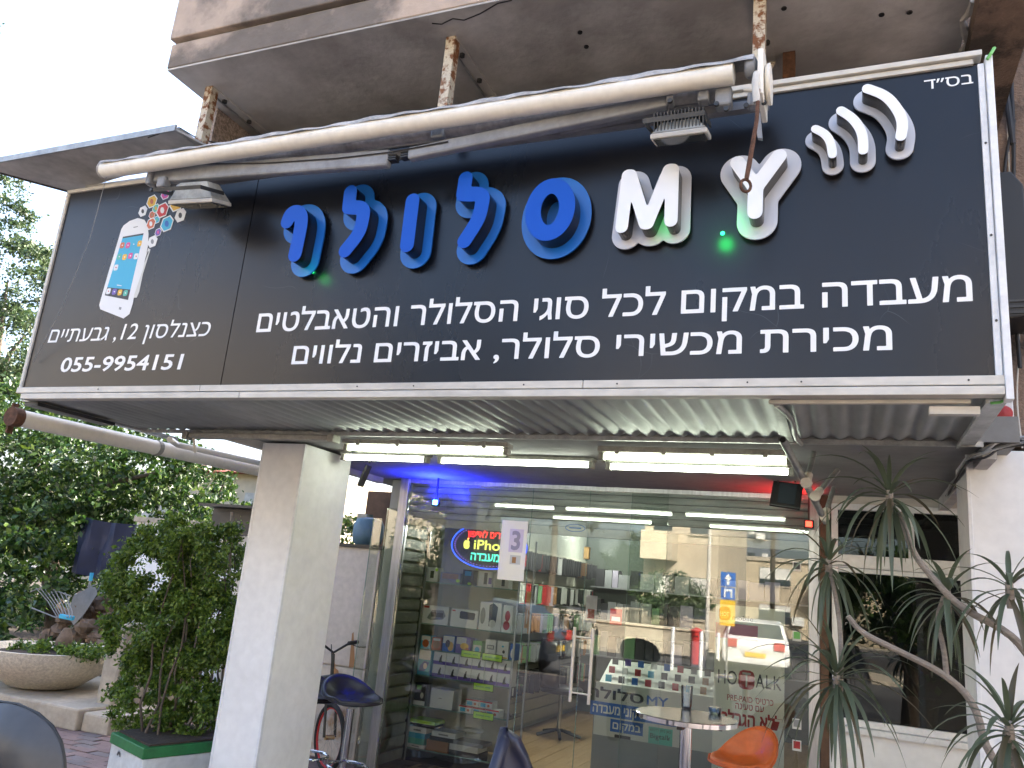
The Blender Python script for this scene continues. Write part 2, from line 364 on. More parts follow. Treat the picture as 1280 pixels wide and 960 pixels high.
def text_loops(s, bold, step):
    """outlines of the string as non-overlapping loops, grouped by letter"""
    L = text_edges(s); L = sorted(L, key=lambda q: q[:, 0].min()); groups = []
    for q in L:
        l, r = q[:, 0].min(), q[:, 0].max()
        if groups and l < groups[-1][1]-.12*(r-l) and (r <= groups[-1][1]+.02 or l-groups[-1][0] < .05): groups[-1][1] = max(groups[-1][1], r); groups[-1][2].append(q)
        else: groups.append([l, r, [q]])
    out = []
    for l, r, qs in groups:
        key = (bold, step, tuple(np.round(np.concatenate(qs)-[l, 0], 2).ravel()))
        if key not in _txt:
            P = np.concatenate(qs); lo = P.min(0)-bold-2.5*step; hi = P.max(0)+bold+2.5*step
            gx = lo[0]+np.arange(int((hi[0]-lo[0])/step)+2)*step+.00013; gz = lo[1]+np.arange(int((hi[1]-lo[1])/step)+2)*step+.00017
            X, Z = np.meshgrid(gx, gz, indexing='ij'); D = np.full(X.shape, 9.0); Wn = np.zeros(X.shape)
            for q in qs:
                for (ax, az), (bx_, bz) in zip(q, np.roll(q, -1, 0)):
                    dx, dz = bx_-ax, bz-az; t = np.clip(((X-ax)*dx+(Z-az)*dz)/(dx*dx+dz*dz+1e-12), 0, 1); D = np.minimum(D, np.hypot(X-ax-t*dx, Z-az-t*dz))
                    up = (az <= Z) & (bz > Z); dn = (az > Z) & (bz <= Z); cr = dx*(Z-az)-dz*(X-ax)
                    Wn += (up & (cr > 0)); Wn -= (dn & (cr < 0))
            D = np.where(np.abs(Wn) > .5, -D, D)-bold-1e-6
            _txt[key] = [np.array(q)-[l, 0] for q in contour(D, gx, gz)]
        out.append([q+[l, 0] for q in _txt[key]])
    return out
def fill_loops(loops, y0, y1, mb, bevel=0):
    c = bpy.data.curves.new('outline', 'CURVE'); c.dimensions = '2D'; c.fill_mode = 'BOTH' if y1 > y0 else 'FRONT'; c.extrude = (y1-y0)/2; 
    for q in loops:
        sp = c.splines.new('POLY'); sp.points.add(len(q)-1); sp.points.foreach_set('co', np.c_[q, np.zeros(len(q)), np.ones(len(q))].ravel()); sp.use_cyclic_u = True
    o = bpy.data.objects.new('tmp', c); COL.objects.link(o); bpy.context.view_layer.update()
    me = bpy.data.meshes.new_from_object(o.evaluated_get(bpy.context.evaluated_depsgraph_get())); yc = (y0+y1)/2
    mb.add([(v.co.x, yc-v.co.z, v.co.y) for v in me.vertices], [tuple(p.vertices) for p in me.polygons])
    bpy.data.objects.remove(o); bpy.data.curves.remove(c); bpy.data.meshes.remove(me); return mb
def thin(q):
    keep = []
    for a, b, c in zip(np.roll(q, 1, 0), q, np.roll(q, -1, 0)):
        if abs((b[0]-a[0])*(c[1]-b[1])-(b[1]-a[1])*(c[0]-b[0])) > 1e-6: keep.append(b)
    return np.array(keep) if len(keep) > 2 else q
def txt(s, x0, x1, zb, zt, y, mat, parent, name='lettering', ref='ם', bold=0.004, slant=0, label=None, split=False):
    step = .012 if split else .022
    if ref not in _ref: P = np.concatenate(text_edges(ref)); _ref[ref] = (P[:, 1].min(), P[:, 1].max())
    lo, hi = _ref[ref]; G = text_loops(s, max(bold, .003), step)
    A_ = np.concatenate([q for g in G for q in g]); a = A_[:, 0].min(); b = A_[:, 0].max(); sx = (x1-x0)/(b-a); sz = (zt-zb)/(hi-lo)
    mp = lambda q: np.c_[x0+(q[:, 0]-a)*sx+slant*(q[:, 1]-lo)*sz, zb+(q[:, 1]-lo)*sz]
    if split:
        for g in G: fill_loops([mp(thin(q)) for q in g], y, y, MB()).build('printed_letter', [mat], parent)
        return
    o = fill_loops([mp(thin(q)) for g in G for q in g], y, y, MB()).build(name, [mat], parent)
    if label: o['label'] = label
    return o
def flat(pts, y, mb, m=0): return mb.add([(p[0], y, p[1]) for p in pts], [tuple(range(len(pts)))], m)
def pxpoly(pts, y): return [(at(a, b, y=y)[0], at(a, b, y=y)[2]) for a, b in pts]
# ---- foliage
def leaf_cloud(name, ells, n, size, mat, parent, clumps=60, spread=.16, jitter=.5, flatness=0.0):
    tot = sum(e[3]*e[4]*e[5] for e in ells); V = []
    for (cx, cy, cz, rx, ry, rz) in ells:
        ne = int(n*rx*ry*rz/tot); kc = max(6, int(clumps*rx*ry*rz/tot))
        d = rng.normal(size=(kc, 3)); d /= np.linalg.norm(d, axis=1)[:, None]; rad = rng.uniform(.55, 1.0, kc)**.5
        cc = d*rad[:, None]*np.array([rx, ry, rz])+np.array([cx, cy, cz])
        w = rng.uniform(.3, 1.5, kc); ix = rng.choice(kc, ne, p=w/w.sum())
        sp = spread*(rx*ry*rz)**(1/3)*3
        V.append(cc[ix]+rng.normal(size=(ne, 3))*sp*np.array([1, 1, .8])*.35)
    P = np.concatenate(V); n = len(P)
    a = rng.normal(size=(n, 3)); a[:, 2] -= .35; a /= np.linalg.norm(a, axis=1)[:, None]
    b = rng.normal(size=(n, 3)); b[:, 2] *= .6; b = np.cross(a, b); b /= np.linalg.norm(b, axis=1)[:, None]; c = np.cross(a, b)
    s = size*rng.uniform(1-jitter, 1+jitter*.6, n)[:, None]
    v = np.stack([P, P+a*s*.5+b*s*.26+c*s*.06, P+a*s, P+a*s*.5-b*s*.26+c*s*.06], 1).reshape(-1, 3)
    o = org(parent); v -= np.array([o.x, o.y, o.z])
    me = bpy.data.meshes.new(name); me.vertices.add(len(v)); me.vertices.foreach_set('co', v.ravel())
    base = (np.arange(n)*4)[:, None]; tri = (base+np.array([[0, 1, 2, 0, 2, 3]])).ravel()
    me.loops.add(len(tri)); me.loops.foreach_set('vertex_index', tri); me.polygons.add(2*n); me.polygons.foreach_set('loop_start', np.arange(2*n)*3)
    me.update(); me.validate()
    return link(name, me, [mat], parent)
def ell(px, py, y, rpx, rpz, ry):
    c = at(px, py, y=y); k = (at(px+10, py, y=y)[0]-c[0])/10; kz = (c[2]-at(px, py+10, y=y)[2])/10
    return (c[0], c[1], c[2], rpx*k, ry, rpz*kz)
# ================================================================== the ground and the building
YS, YG, ZS = 3.32, 6.4, 2.46            # sign face, shop glass, canopy height
structure(bx('ground', (-70, -80, -.4), (70, 60, -.165), 'asphalt'))
structure(bx('road', (-60, -13, -.16), (60, -3.1, -.13), 'asphalt'))
structure(bx('side_road', (-6.3, -60, -.159), (.6, -13.004, -.129), 'asphalt'))
structure(bx('opposite_pavement', (-60, -60, -.158), (-6.45, -13.15, -.03), 'kerb'))
structure(bx('opposite_pavement', (.75, -60, -.158), (60, -13.15, -.03), 'kerb'))
for a, b in (((-60, -13.148, -.158), (-6.452, -13.0, -.02)), ((-6.448, -60, -.158), (-6.3, -13.0, -.02)), ((.602, -60, -.158), (.748, -13.0, -.02)), ((.752, -13.148, -.158), (60, -13.0, -.02)), ((-60, -3.1, -.158), (60, -2.95, .0))):
    structure(bx('kerb', a, b, 'kerb', bevel=.02))
pave = structure(bx('pavement', (-30, -2.948, -.16), (20, 6.3, -.014), 'paver2'))
structure(bx('garden_soil', (-30, 7.3, -.16), (-4.0, 40, .1), 'soil'))
mb = MB(); pav = []
for j in range(44):
    for i in range(46):
        x = -9.6+i*.206+(j % 2)*.103; y = 4.2+j*.106
        if y > 7.2: continue
        z = rng.normal()*.0025; p = RC.T@(np.array([x+.1, y+.05, 0])-CAM); u = 640-1000*p[0]/p[2]; v = 480+1000*p[1]/p[2]
        b = ((x, y, -.05), (x+.2, y+.1, z)); vis = 74 < u < 152 and 845 < v < 965
        (pav.append(b) if vis and len(pav) < 290 else mb.box(*b))
for k, b in enumerate(pav): bx('paver', *b, ('paver', 'paver2', 'paver')[k % 3], pave)
mb.build('far_pavers', ['paver'], pave)['kind'] = 'stuff'

bld = T('apartment_building', 'rough brown pebble-dashed apartment building above the shop and its canopy', 'building', (0, 5, 0))
mb = MB().box((-3.68, 4.92, 2.60), (.62, 16, 8.5)); mb.box((.62, 4.62, 2.56), (7, 16, 8.5)); mb.build('brown_wall', ['brownwall'], bld)
bx('side_wall', (-3.78, 3.40, 2.62), (-3.685, 15.9, 8.6), 'pebble', bld)['label'] = 'pinkish pebble-dash side wall under the balcony'
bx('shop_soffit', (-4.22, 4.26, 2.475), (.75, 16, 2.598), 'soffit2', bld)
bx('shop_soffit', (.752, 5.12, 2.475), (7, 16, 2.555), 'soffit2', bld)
bx('soffit_beam', (.60, 4.30, 2.40), (.66, 6.38, 2.474), 'soffit', bld)
bx('soffit_beam', (-4.0, 4.30, 2.42), (-3.95, 6.38, 2.474), 'soffit', bld)
bx('upper_soffit_edge', (.566, 3.42, 4.30), (.80, 4.6, 4.40), 'brownwall', bld)
# balcony
bal = T('balcony', 'stained pink plaster balcony with a grey concrete underside above the shop sign', 'balcony', (-1.5, 3.5, 4.4))
ZB = 4.4
sl = MB(); sl.box((-3.712, 3.0, ZB), (.55, 4.918, ZB+.012)).build('underside', ['soffit'], bal)
MB().box((-3.715, 2.995, ZB+.013), (.56, 3.12, ZB+.175)).build('lower_band', ['plaster'], bal, bevel=.006)
MB().box((-3.70, 3.02, ZB+.176), (.555, 3.13, ZB+.20)).build('groove', ['soffit'], bal)
MB().box((-3.722, 2.975, ZB+.201), (.565, 3.14, ZB+1.3)).build('parapet', ['plaster'], bal, bevel=.008)
MB().box((-3.714, 3.122, ZB+.013), (-3.60, 4.918, ZB+1.3)).build('side_parapet', ['plaster'], bal)
MB().box((-3.598, 3.142, ZB+.013), (.55, 4.918, ZB+.14)).build('slab', ['soffit'], bal)
mb = MB()
pp = [at(px, py, z=ZB) for px, py in ((640, 0), (622, 4), (600, 17), (580, 25), (566, 23), (552, 30), (540, 29))]
for a, b in zip(pp[:-1], pp[1:]): mb.beam((a[0], a[1], ZB-.001), (b[0], b[1], ZB-.001), .006, .004)
mb.build('crack', ['black'], bal)
# peeled plaster ridge at the right end of the underside
mb = MB()
rp = [at(px, py, z=ZB) for px, py in ((1216, 0), (1212, 15), (1203, 24), (1207, 40), (1209, 52), (1203, 62), (1199, 76))]
mb.tube([(p[0], p[1], ZB-.004) for p in rp], [.012, .018, .012, .02, .014, .018, .012], 6).build('peeled_plaster_ridge', ['soffit'], bal)
for px, py in ((725, 40), (733, 58), (980, 10), (1102, 18), (1137, 15)):
    p = at(px, py, z=ZB); MB().lathe([(.013, -.006), (.013, .0)], (p[0], p[1], ZB), 8).build('drill_hole', ['black'], bal)
# pillars
def pillar(name, x0, x1, y0, y1, zt, label):
    t = T(name, label, 'pillar', ((x0+x1)/2, (y0+y1)/2, 0))
    bx('shaft', (x0, y0, -.014), (x1, y1, zt), 'whitepaint', t, bevel=.006)
    for x in (x0, x1): MB().box((x-.009, y0-.004, 0), (x+.009, y0+.02, zt-.003)).build('corner_trim', ['frame_b'], t, bevel=.002)
pillar('white_pillar', -3.88, -3.525, 4.6, 5.2, 2.455, 'white painted pillar between the green bush and the shop window')
pillar('white_pillar', .575, 1.15, 4.6, 5.1, 2.5, 'white painted pillar at the right behind the spiky strap-leaved plant')
# ================================================================== canopy
can = T('canopy', 'corrugated zinc canopy underside with a metal hood behind the shop sign', 'canopy', (-2, 3.8, ZS))
X0, X1 = -4.78, .57
def corr(x0, x1, z):
    mb = MB(); n = int((x1-x0)/.0125); vs = []
    for i in range(n+1):
        x = x0+(x1-x0)*i/n; h = .009*math.sin(2*PI*x/.088)
        vs += [(x, 3.36, z+h), (x, 4.27, z+h+.005)]
    mb.add(vs, [(2*i, 2*i+2, 2*i+3, 2*i+1) for i in range(n)]); return mb
for x0, x1, z in ((-4.70, -3.0, ZS+.016), (-3.02, -1.30, ZS+.019), (-1.32, -.27, ZS+.016), (-.25, .50, ZS+.018)):
    corr(x0, x1, z).build('corrugated_sheet', ['corr'], can, smooth=True)
bx('rear_angle', (-4.7, 4.245, ZS-.012), (.6, 4.262, ZS+.012), 'galv', can)
bx('joint_strip', (-.283, 3.36, ZS-.004), (-.243, 4.25, ZS+.004), 'galv', can)
mb = MB(); mb.box((.50, 3.352, ZS-.005), (.565, 4.26, ZS+.03)); mb.box((.488, 3.352, ZS-.02), (.499, 4.26, ZS-.002)); mb.build('end_flashing', ['galv'], can)
mb = MB(); mb.box((-4.765, 3.352, ZS-.004), (-4.70, 4.6, ZS+.02)); mb.build('end_flashing', ['galv'], can)
MB().box((-4.75, 3.36, ZS-.028), (-4.63, 3.95, ZS-.006)).build('dark_side_strip', ['black'], can)
MB().box((-.29, 3.36, ZS-.018), (.44, 3.385, ZS-.003)).build('conduit', ['frame'], can)
MB().box((.30, 3.36, ZS-.06), (.47, 3.40, ZS-.03)).build('junction_strip', ['frame'], can)
MB().tube([at(478+(i*14), 548, y=4.28)*0+Vector((-.262+.012*i+.02*math.sin(i*.9), 3.4+.14*i, ZS-.015)) for i in range(7)], .012, 8).build('conduit', ['galv'], can)
hood = MB(); H = 3.99
hp = [at(*p, z=H) for p in ((-130, 232), (220, 163), (264, 186), (92, 240), (-120, 175))]
x1h, yfh = hp[1][0], hp[1][1]
hq = [at(*p, z=H) for p in ((220, 163), (-28, 208), (90, 240), (266, 187))]; hq = [(p[0], p[1], H) for p in hq]; hood.prism(hq, (0, 0, .012)); hood.build('hood_sheet', ['skin_metal'], can)
MB().beam((hq[1][0], hq[1][1]-.004, H+.014), (hq[0][0], hq[0][1]-.004, H+.014), .012, .038).build('hood_front_lip', ['galv'], can)
MB().box((x1h-.010, yfh+.012, H-.004), (x1h+.004, 3.42, H+.030)).build('hood_side_lip', ['galv'], can)
MB().beam((hq[1][0]-.004, hq[1][1], H+.008), (hq[2][0]-.004, hq[2][1], H+.008), .012, .034).build('hood_left_lip', ['darkmetal'], can)
MB().box((-4.76, 3.422, 3.86), (x1h-.02, 3.44, H-.001)).build('hood_back', ['skin_metal'], can)
MB().tube([at(185, 172, y=yfh), at(205, 165, y=yfh), at(225, 160, y=yfh+.02), at(245, 172, y=3.2), at(275, 180, y=3.3)], .004, 6).build('loose_cable', ['cable'], can)
# ---- gutter pipe on the left
gp = T('drain_pipe', 'fat beige drain pipe running back under the left end of the canopy', 'pipe', (-4.85, 4.2, 2.4))
a = at(22, 522, x=-4.85); b = at(335, 590, x=-4.85)
MB().tube([a, b, b+(b-a)*.25], .055, 16).build('pipe', ['tube'], gp, smooth=True)
c = a+(b-a)*.46; MB().tube([c, c+(b-a)*.015], .06, 16).build('joint', ['fixture'], gp, smooth=True)
MB().tube([a-(b-a)*.02, a+(b-a)*.005], .062, 16).build('rusty_end_cap', ['rust'], gp, smooth=True)
bx('strap', (a[0]-.07, a[1]-.01, a[2]-.10), (a[0]-.055, a[1]+.03, ZS), 'rust', gp)

# ================================================================== the sign
sg = T('shop_sign', 'long dark shop sign with raised blue and white letters and white Hebrew lettering', 'shop sign', (-2.1, YS, ZS))
XL, XR, ZT = -4.765, .555, 3.90
XS = at(300, 350, y=YS)[0]
for n_, x0, x1 in (('left_face_panel', XL+.01, XS-.003), ('right_face_panel', XS+.003, XR-.03)): bx(n_, (x0, YS, 2.535), (x1, YS+.03, ZT-.03), 'sign', sg)
bx('box', (XL+.012, YS+.031, 2.47), (XR-.012, YS+.06, ZT-.01), 'paintgrey', sg)
def seg(name, x0, x1, z0, z1, yf, mat='frame'):
    bx(name, (x0, yf, z0), (x1, YS+.03, z1), mat, sg, bevel=.003)
for x0, x1 in ((XL, -3.29), (-3.287, -1.08), (-1.077, XR-.001)): seg('bottom_frame', x0, x1, 2.498, 2.534, YS-.022)
for x0, x1 in ((XL+.06, -3.0), (-2.997, XR-.012)): seg('bottom_edge_strip', x0, x1, 2.458, 2.492, YS-.030)
seg('top_frame', XL, XR-.05, ZT-.03, ZT-.006, YS-.014); seg('top_frame', XL+.9, XR-.02, ZT-.003, ZT+.022, YS-.03)
seg('left_frame', XL-.002, XL+.022, 2.535, ZT-.031, YS-.012)
seg('right_frame', XR-.036, XR-.012, 2.536, ZT-.032, YS-.012, 'frame_b'); seg('right_frame', XR-.010, XR+.016, 2.44, ZT-.008, YS-.03, 'frame_b')
for px in (128, 450, 520, 657, 773, 935, 1002, 1210): 
    p = at(px, 482, y=YS); MB().lathe([(.004, -.003), (.004, 0)], (p[0], YS-.0225, 2.516), 8, axis='y').build('screw', ['darkmetal'], sg)
for z in (2.75, 3.1, 3.5): MB().lathe([(.005, -.003), (.005, 0)], (XR-.024, YS-.0125, z), 8, axis='y').build('screw', ['darkmetal'], sg)
YT = YS-.0015
txt(heb('מעבדה במקום לכל סוגי הסלולר והטאבלטים'), -2.985, .459, 2.838, 2.943, YT, 'letters', sg, bold=.010, split=True)
txt(heb('מכירת מכשירי סלולר, אביזרים נלווים'), -2.712, .175, 2.649, 2.747, YT, 'letters', sg, bold=.010, split=True)
txt('םייתעבג ,12 ןוסלנצכ', -4.618, -3.32, 2.828, 2.912, YT, 'letters', sg, slant=.14, split=True)
txt('055-9954151', -4.452, -3.478, 2.634, 2.724, YT, 'letters', sg, ref='0', slant=.1, bold=.018, split=True)
txt(heb('בס״ד'), .322, .502, 3.787, 3.831, YT, 'letters', sg, split=True)
YF, YB = 3.195, 3.285
def letter(paths, hw, hwb, face, back, ret, label, close_=False):
    def cv(y): return [[(at(a, b, y=y)[0], at(a, b, y=y)[2]) for a, b in pa] for pa in paths]
    f = cv(YF); cx = np.mean([p[0] for pa in paths for p in pa]); cy = np.mean([p[1] for pa in paths for p in pa])
    jx = (at(cx+5, cy, y=YF)[0]-at(cx-5, cy, y=YF)[0])/10; jz = (at(cx, cy-5, y=YF)[2]-at(cx, cy+5, y=YF)[2])/10; j = (jx*jz)**.5
    o = loops_solid('channel_letter', stroke_loops(f, hwb*j), YB, YB+.008, back, sg); o['label'] = label+' (clear backing plate)'
    o['label'] = label
    loops_solid('letter_return', stroke_loops(f, hw*j-.0015), YF+.0035, YB-.001, ret, o)
    loops_solid('letter_face', stroke_loops(f, hw*j), YF, YF+.003, face, o)
    MB().tube([(f[0][0][0], YB+.008, f[0][0][1]), (f[0][0][0], YS, f[0][0][1])], .008, 6).build('stand_off', ['galv'], o)
def smooth(pts, k=2):
    for _ in range(k):
        q = [pts[0]]
        for a, b in zip(pts[:-1], pts[1:]): q += [(a[0]*.75+b[0]*.25, a[1]*.75+b[1]*.25), (a[0]*.25+b[0]*.75, a[1]*.25+b[1]*.75)]
        pts = q+[pts[-1]]
    return pts
blue = ('blue_face', 'blue_back', 'black_gloss')
letter([smooth([(359, 276.5), (363, 266), (372, 264.5), (377, 272), (375.5, 286), (368.5, 318)])], 8.3, 18, *blue, 'leftmost blue raised letter, hooked at the top')
letter([[(437.8, 240), (435.8, 258.8), (445, 259.5)], smooth([(436, 259), (455, 259.5), (453, 276), (448.5, 292), (431.5, 313)])], 8.3, 19, *blue, 'second blue raised letter from the left')
letter([[(515.5, 250.5), (508.6, 306)]], 8.6, 19.5, *blue, 'straight blue raised letter')
letter([[(581.8, 223), (579, 242.5), (590, 243)], smooth([(579, 242.5), (604, 242), (602, 258), (597.5, 275), (580.5, 301)])], 8.8, 19.5, *blue, 'blue raised letter next to the oval one')
el = []
for i in range(33):
    a = 2*PI*i/32; el.append((687.4+21*math.cos(a)-4.0*math.sin(a)*-1*-1, 261.7+29.5*math.sin(a)))
letter([el], 9.6, 22.5, *blue, 'oval blue raised letter')
wh = ('white_face', 'white_back', 'brown_ret')
letter([[(776.8, 283.5), (785, 219), (788, 219), (806.5, 279), (809, 279), (836.5, 212), (840.5, 212), (838.5, 275.5)]], 7.7, 18, *wh, 'white raised letter M')
letter([[(921.8, 203), (944.5, 234.5), (974, 194.5)], [(944.5, 234.5), (943.6, 265)]], 8.8, 24, *wh, 'white raised letter Y')
letter([smooth([(1019, 160.7), (1031.4, 166.8), (1038.6, 177.5), (1040.6, 193)])], 5.2, 12.8, *wh, 'smallest white raised arc')
letter([smooth([(1051, 138), (1067, 148), (1078.6, 166), (1079, 187.7)])], 5.8, 14.8, *wh, 'middle white raised arc')
letter([smooth([(1083.9, 110.4), (1108, 119), (1124, 139), (1128.9, 154.2), (1126.1, 170.2)])], 6.3, 16, *wh, 'largest white raised arc')
for px, py, e in ((903, 291, 1.3), (831, 285, .25), (390, 339, .25)):
    p = at(px, py, y=YS-.012); o = MB().lathe([(.010, -.006), (.007, -.012), (.0, -.013)], (p[0], YS, p[2]), 10, axis='y').build('green_led', ['spot_green'], sg)
    l = bpy.data.lights.new('green_led_light', 'SPOT'); l.spot_size = 2.6; l.spot_blend = .6; l.color = (.02, 1, .15); l.energy = e*.13; l.shadow_soft_size = .03
    lo = bpy.data.objects.new('green_led_light', l); COL.objects.link(lo); lo.location = (p[0], YS-.11, p[2]); lo.rotation_euler = (PI/2, 0, 0)
# printed telephone and coloured tiles
Y1 = YS-.0012
def C8(pts): return [(100+a/5.332, 220+b/5.332) for a, b in pts]
def printed(name, polys, label=None, parent=sg, y=None):
    mb = MB(); mats = []
    for mat, pts, yy in polys:
        if mat not in mats: mats.append(mat)
        flat(pxpoly(pts, yy), yy, mb, mats.index(mat))
    o = mb.build(name, mats, parent)
    if label: o['label'] = label
    return o
printed('printed_second_phone', [('offwhite', C8([(455, 480), (470, 490), (420, 650), (395, 770), (378, 810), (355, 812), (350, 780)]), Y1), ('dark', C8([(452, 500), (458, 505), (405, 640), (370, 760), (366, 750)]), Y1-.0006)])
def roundq(pts, r=.25):
    out = []; n = len(pts)
    for i in range(n):
        a, b, c = np.array(pts[i-1]), np.array(pts[i]), np.array(pts[(i+1) % n])
        out += [tuple(b+(a-b)*r), tuple(b+(a-b)*r*.3+(c-b)*r*.3), tuple(b+(c-b)*r)]
    return out
polys = [('white', C8([(275, 355), (290, 330), (330, 300), (385, 280), (430, 292), (450, 330), (457, 385), (452, 470), (420, 620), (385, 720), (362, 790), (352, 850), (330, 920), (290, 950), (135, 888), (128, 860), (150, 780), (190, 640), (230, 510)]), Y1-.001),
         ('cyanprint', C8([(285, 408), (424, 383), (320, 826), (165, 795)]), Y1-.0016), ('dark', C8([(286, 405), (424, 381), (421, 393), (283, 416)]), Y1-.002), ('dark', C8([(182, 742), (335, 757), (320, 826), (165, 795)]), Y1-.002)]
qa = [('orange', 282, 462), ('pinkprint', 320, 462), ('cyanprint', 358, 455), ('yellow', 397, 450), ('teal', 262, 538), ('yellow', 297, 540), ('pinkprint', 336, 532), ('white', 374, 535), ('white', 240, 610), ('white', 190, 768), ('purple', 229, 771), ('yellow', 266, 776), ('teal', 303, 780)]
for mat, cx, cy in qa:
    s = 14; polys.append((mat, C8(roundq([(cx-s+4, cy-s-4), (cx+s+4, cy-s-7), (cx+s-5, cy+s+4), (cx-s-5, cy+s+7)])), Y1-.0024))
    s = 5; polys.append(('white' if mat != 'white' else 'red', C8([(cx, cy-s-1), (cx+s, cy), (cx, cy+s), (cx-s, cy)]), Y1-.0028))
polys.append(('white', C8([(247, 724), (278, 729), (276, 734), (245, 729)]), Y1-.0024)); polys.append(('grey', C8([(355, 340), (385, 334), (387, 339), (357, 346)]), Y1-.0018)); polys.append(('grey', C8([(262, 872), (278, 876), (272, 893), (258, 888)]), Y1-.0018))
printed('printed_phone', polys, 'printed white phone with a blue screen of small icons')
for k, (mat, in2, cx, cy, s) in enumerate([('yellow', 'orange', 478, 170, 44), ('pinkprint', 'purple', 568, 120, 38), ('yellow', 'cyanprint', 642, 180, 58), ('white', 'dark', 708, 122, 36), ('red', 'white', 548, 228, 52), ('white', 'dark', 668, 262, 46), ('white', 'dark', 418, 235, 36), ('cyanprint', 'printblue', 578, 318, 54), ('orange', 'white', 472, 318, 40), ('white', 'grey', 482, 437, 40), ('orange', 'brownprint', 480, 258, 28), ('cyanprint', 'teal', 512, 290, 28), ('purple', 'pinkprint', 520, 375, 28), ('red', 'white', 742, 105, 22), ('teal', 'yellow', 505, 215, 30)]):
    def hx(s, f=1.0): return [(cx+s*.84*x+s*.2*-y, cy+s*y*1.08) for x, y in ((-.9, .35), (-.25, .98), (.75, .65), (.95, -.45), (.3, -1.0), (-.7, -.6))]
    y0 = Y1-.0004-.0022*(k % 5)/5-.0005*(s > 45)
    printed('printed_app_tile', [('white', C8(hx(s)), y0), (mat, C8(hx(s*.84)), y0-.0002), (in2, C8([(cx+s*.38*math.cos(a*PI/4)*.7, cy+s*.42*math.sin(a*PI/4)) for a in range(8)]), y0-.0004)])
# ================================================================== awning
YA = 3.0
aw = T('retractable_awning', 'rolled ivory awning on folded grey arms above the sign', 'awning', (-2.2, YA, 3.75))
xa0, xa1 = at(131, 211, y=YA)[0], at(918, 95, y=YA)[0]; za = (at(131, 211, y=YA)[2]+at(918, 95, y=YA)[2])/2
mb = MB(); mb.lathe([(.036, 0), (.047, .003), (.047, xa1-xa0-.003), (.036, xa1-xa0)], (xa0, YA, za), 28, axis='x').build('front_roll', ['tube'], aw, smooth=True)
MB().lathe([(.034, -.012), (.049, -.010), (.049, .004)], (xa0, YA, za), 28, axis='x').build('end_cap', ['fabric'], aw, smooth=True)
vs = []; n = 90
for i in range(n+1):
    x = xa0+.01+(xa1-xa0+.07)*i/n
    for k in range(7):
        a = math.radians(14+k*22); r = .0535+.004*math.sin(x*9+k)+.003*math.sin(x*31)+(.012*max(0, (x+1.4)) if k > 2 else 0)
        vs.append((x, YA-math.cos(a)*r*-1*-1*1.0, za+math.sin(a)*r+.004))
MB().add(vs, [(i*7+k, i*7+k+1, (i+1)*7+k+1, (i+1)*7+k) for i in range(n) for k in range(6)]).build('rolled_cloth', ['fabric'], aw, smooth=True)
MB().lathe([(.04, 0), (.04, xa1-xa0-.3)], (xa0+.25, YA+.13, za+.02), 16, axis='x').build('rear_roll', ['fabric'], aw, smooth=True)
bx('wall_bar', (xa0+.6, YA+.19, za-.05), (xa1+.12, YA+.23, za-.01), 'arm', aw)
def armseg(p, q, w, h, y, yq=None): 
    a = at(*p, y=y); b = at(*q, y=yq or y); MB().beam(a, b, w, h).build('arm', ['arm'], aw, bevel=.012)
armseg((196, 221), (488, 199), .05, .092, YA+.08); armseg((512, 194), (836, 127), .05, .066, YA+.08); armseg((700, 165), (915, 120), .03, .036, YA+.17)
for p, q in (((487, 199), (497, 198)), ((503, 196), (512, 194))):
    for dz in (-.012, .0, .012): 
        a = at(*p, y=YA+.08); b = at(*q, y=YA+.08); MB().beam((a[0], a[1], a[2]+dz), (b[0], b[1], b[2]+dz), .04, .007).build('joint_blade', ['darkmetal'], aw)
for px, py, w, h in ((190, 222, .035, .11), (205, 229, .06, .07), (232, 236, .10, .045), (838, 126, .03, .05), (905, 124, .07, .09), (944, 126, .06, .07), (880, 122, .05, .06)):
    p = at(px, py, y=YA+.06); MB().box((p[0]-w/2, p[1]-.03, p[2]-h/2), (p[0]+w/2, p[1]+.03, p[2]+h/2)).build('bracket_casting', ['arm'], aw, bevel=.012)
for px, py in ((190, 238), (215, 240), (896, 131), (908, 137), (933, 133), (955, 129), (838, 127)):
    p = at(px, py, y=YA+.02); MB().lathe([(.011, -.012), (.011, 0)], tuple(p), 8, axis='y').build('bolt', ['darkmetal'], aw)
p = at(958, 97, y=YA); MB().prism([(p[0]-.03, p[1]+y_, p[2]+z_) for y_, z_ in ((-.06, -.11), (.16, -.11), (.16, .12), (.04, .14), (-.06, .10))], (.022, 0, 0)).build('end_plate', ['tube'], aw, bevel=.004)
MB().lathe([(.075, 0), (.085, .01), (.085, .02), (.03, .025)], (p[0]-.005, p[1]+.05, p[2]), 24, axis='x').build('end_cap', ['tube'], aw, smooth=True)
p = at(938, 85, y=YA); MB().lathe([(.035, -.02), (.045, -.01), (.045, .02), (.02, .03)], tuple(p), 12, axis='x').build('gear_housing', ['arm'], aw, smooth=True)
p = at(940, 112, y=YA-.03)
mb = MB(); mb.tube([at(946, 92, y=YA-.05), at(944, 105, y=YA-.07), at(946, 128, y=YA-.06)], .015, 10); mb.tube([at(930, 112, y=YA-.06), at(945, 113, y=YA-.06)], .010, 8); mb.build('gear_fork', ['frame'], aw, smooth=True)
ck = MB(); pts = [at(948, 112, y=YA-.06), at(946, 150, y=YA-.075), at(936, 208, y=YA-.09), at(933, 224, y=YA-.095)]
ck.tube(pts, [.008, .008, .010, .009], 8)
c0 = at(932, 232, y=YA-.095); ck.tube([(c0[0]+.024*math.sin(a)*.75, c0[1]+.01*math.sin(a), c0[2]+.026*math.cos(a)) for a in [i*2*PI/16 for i in range(17)]], .006, 8, caps=False)
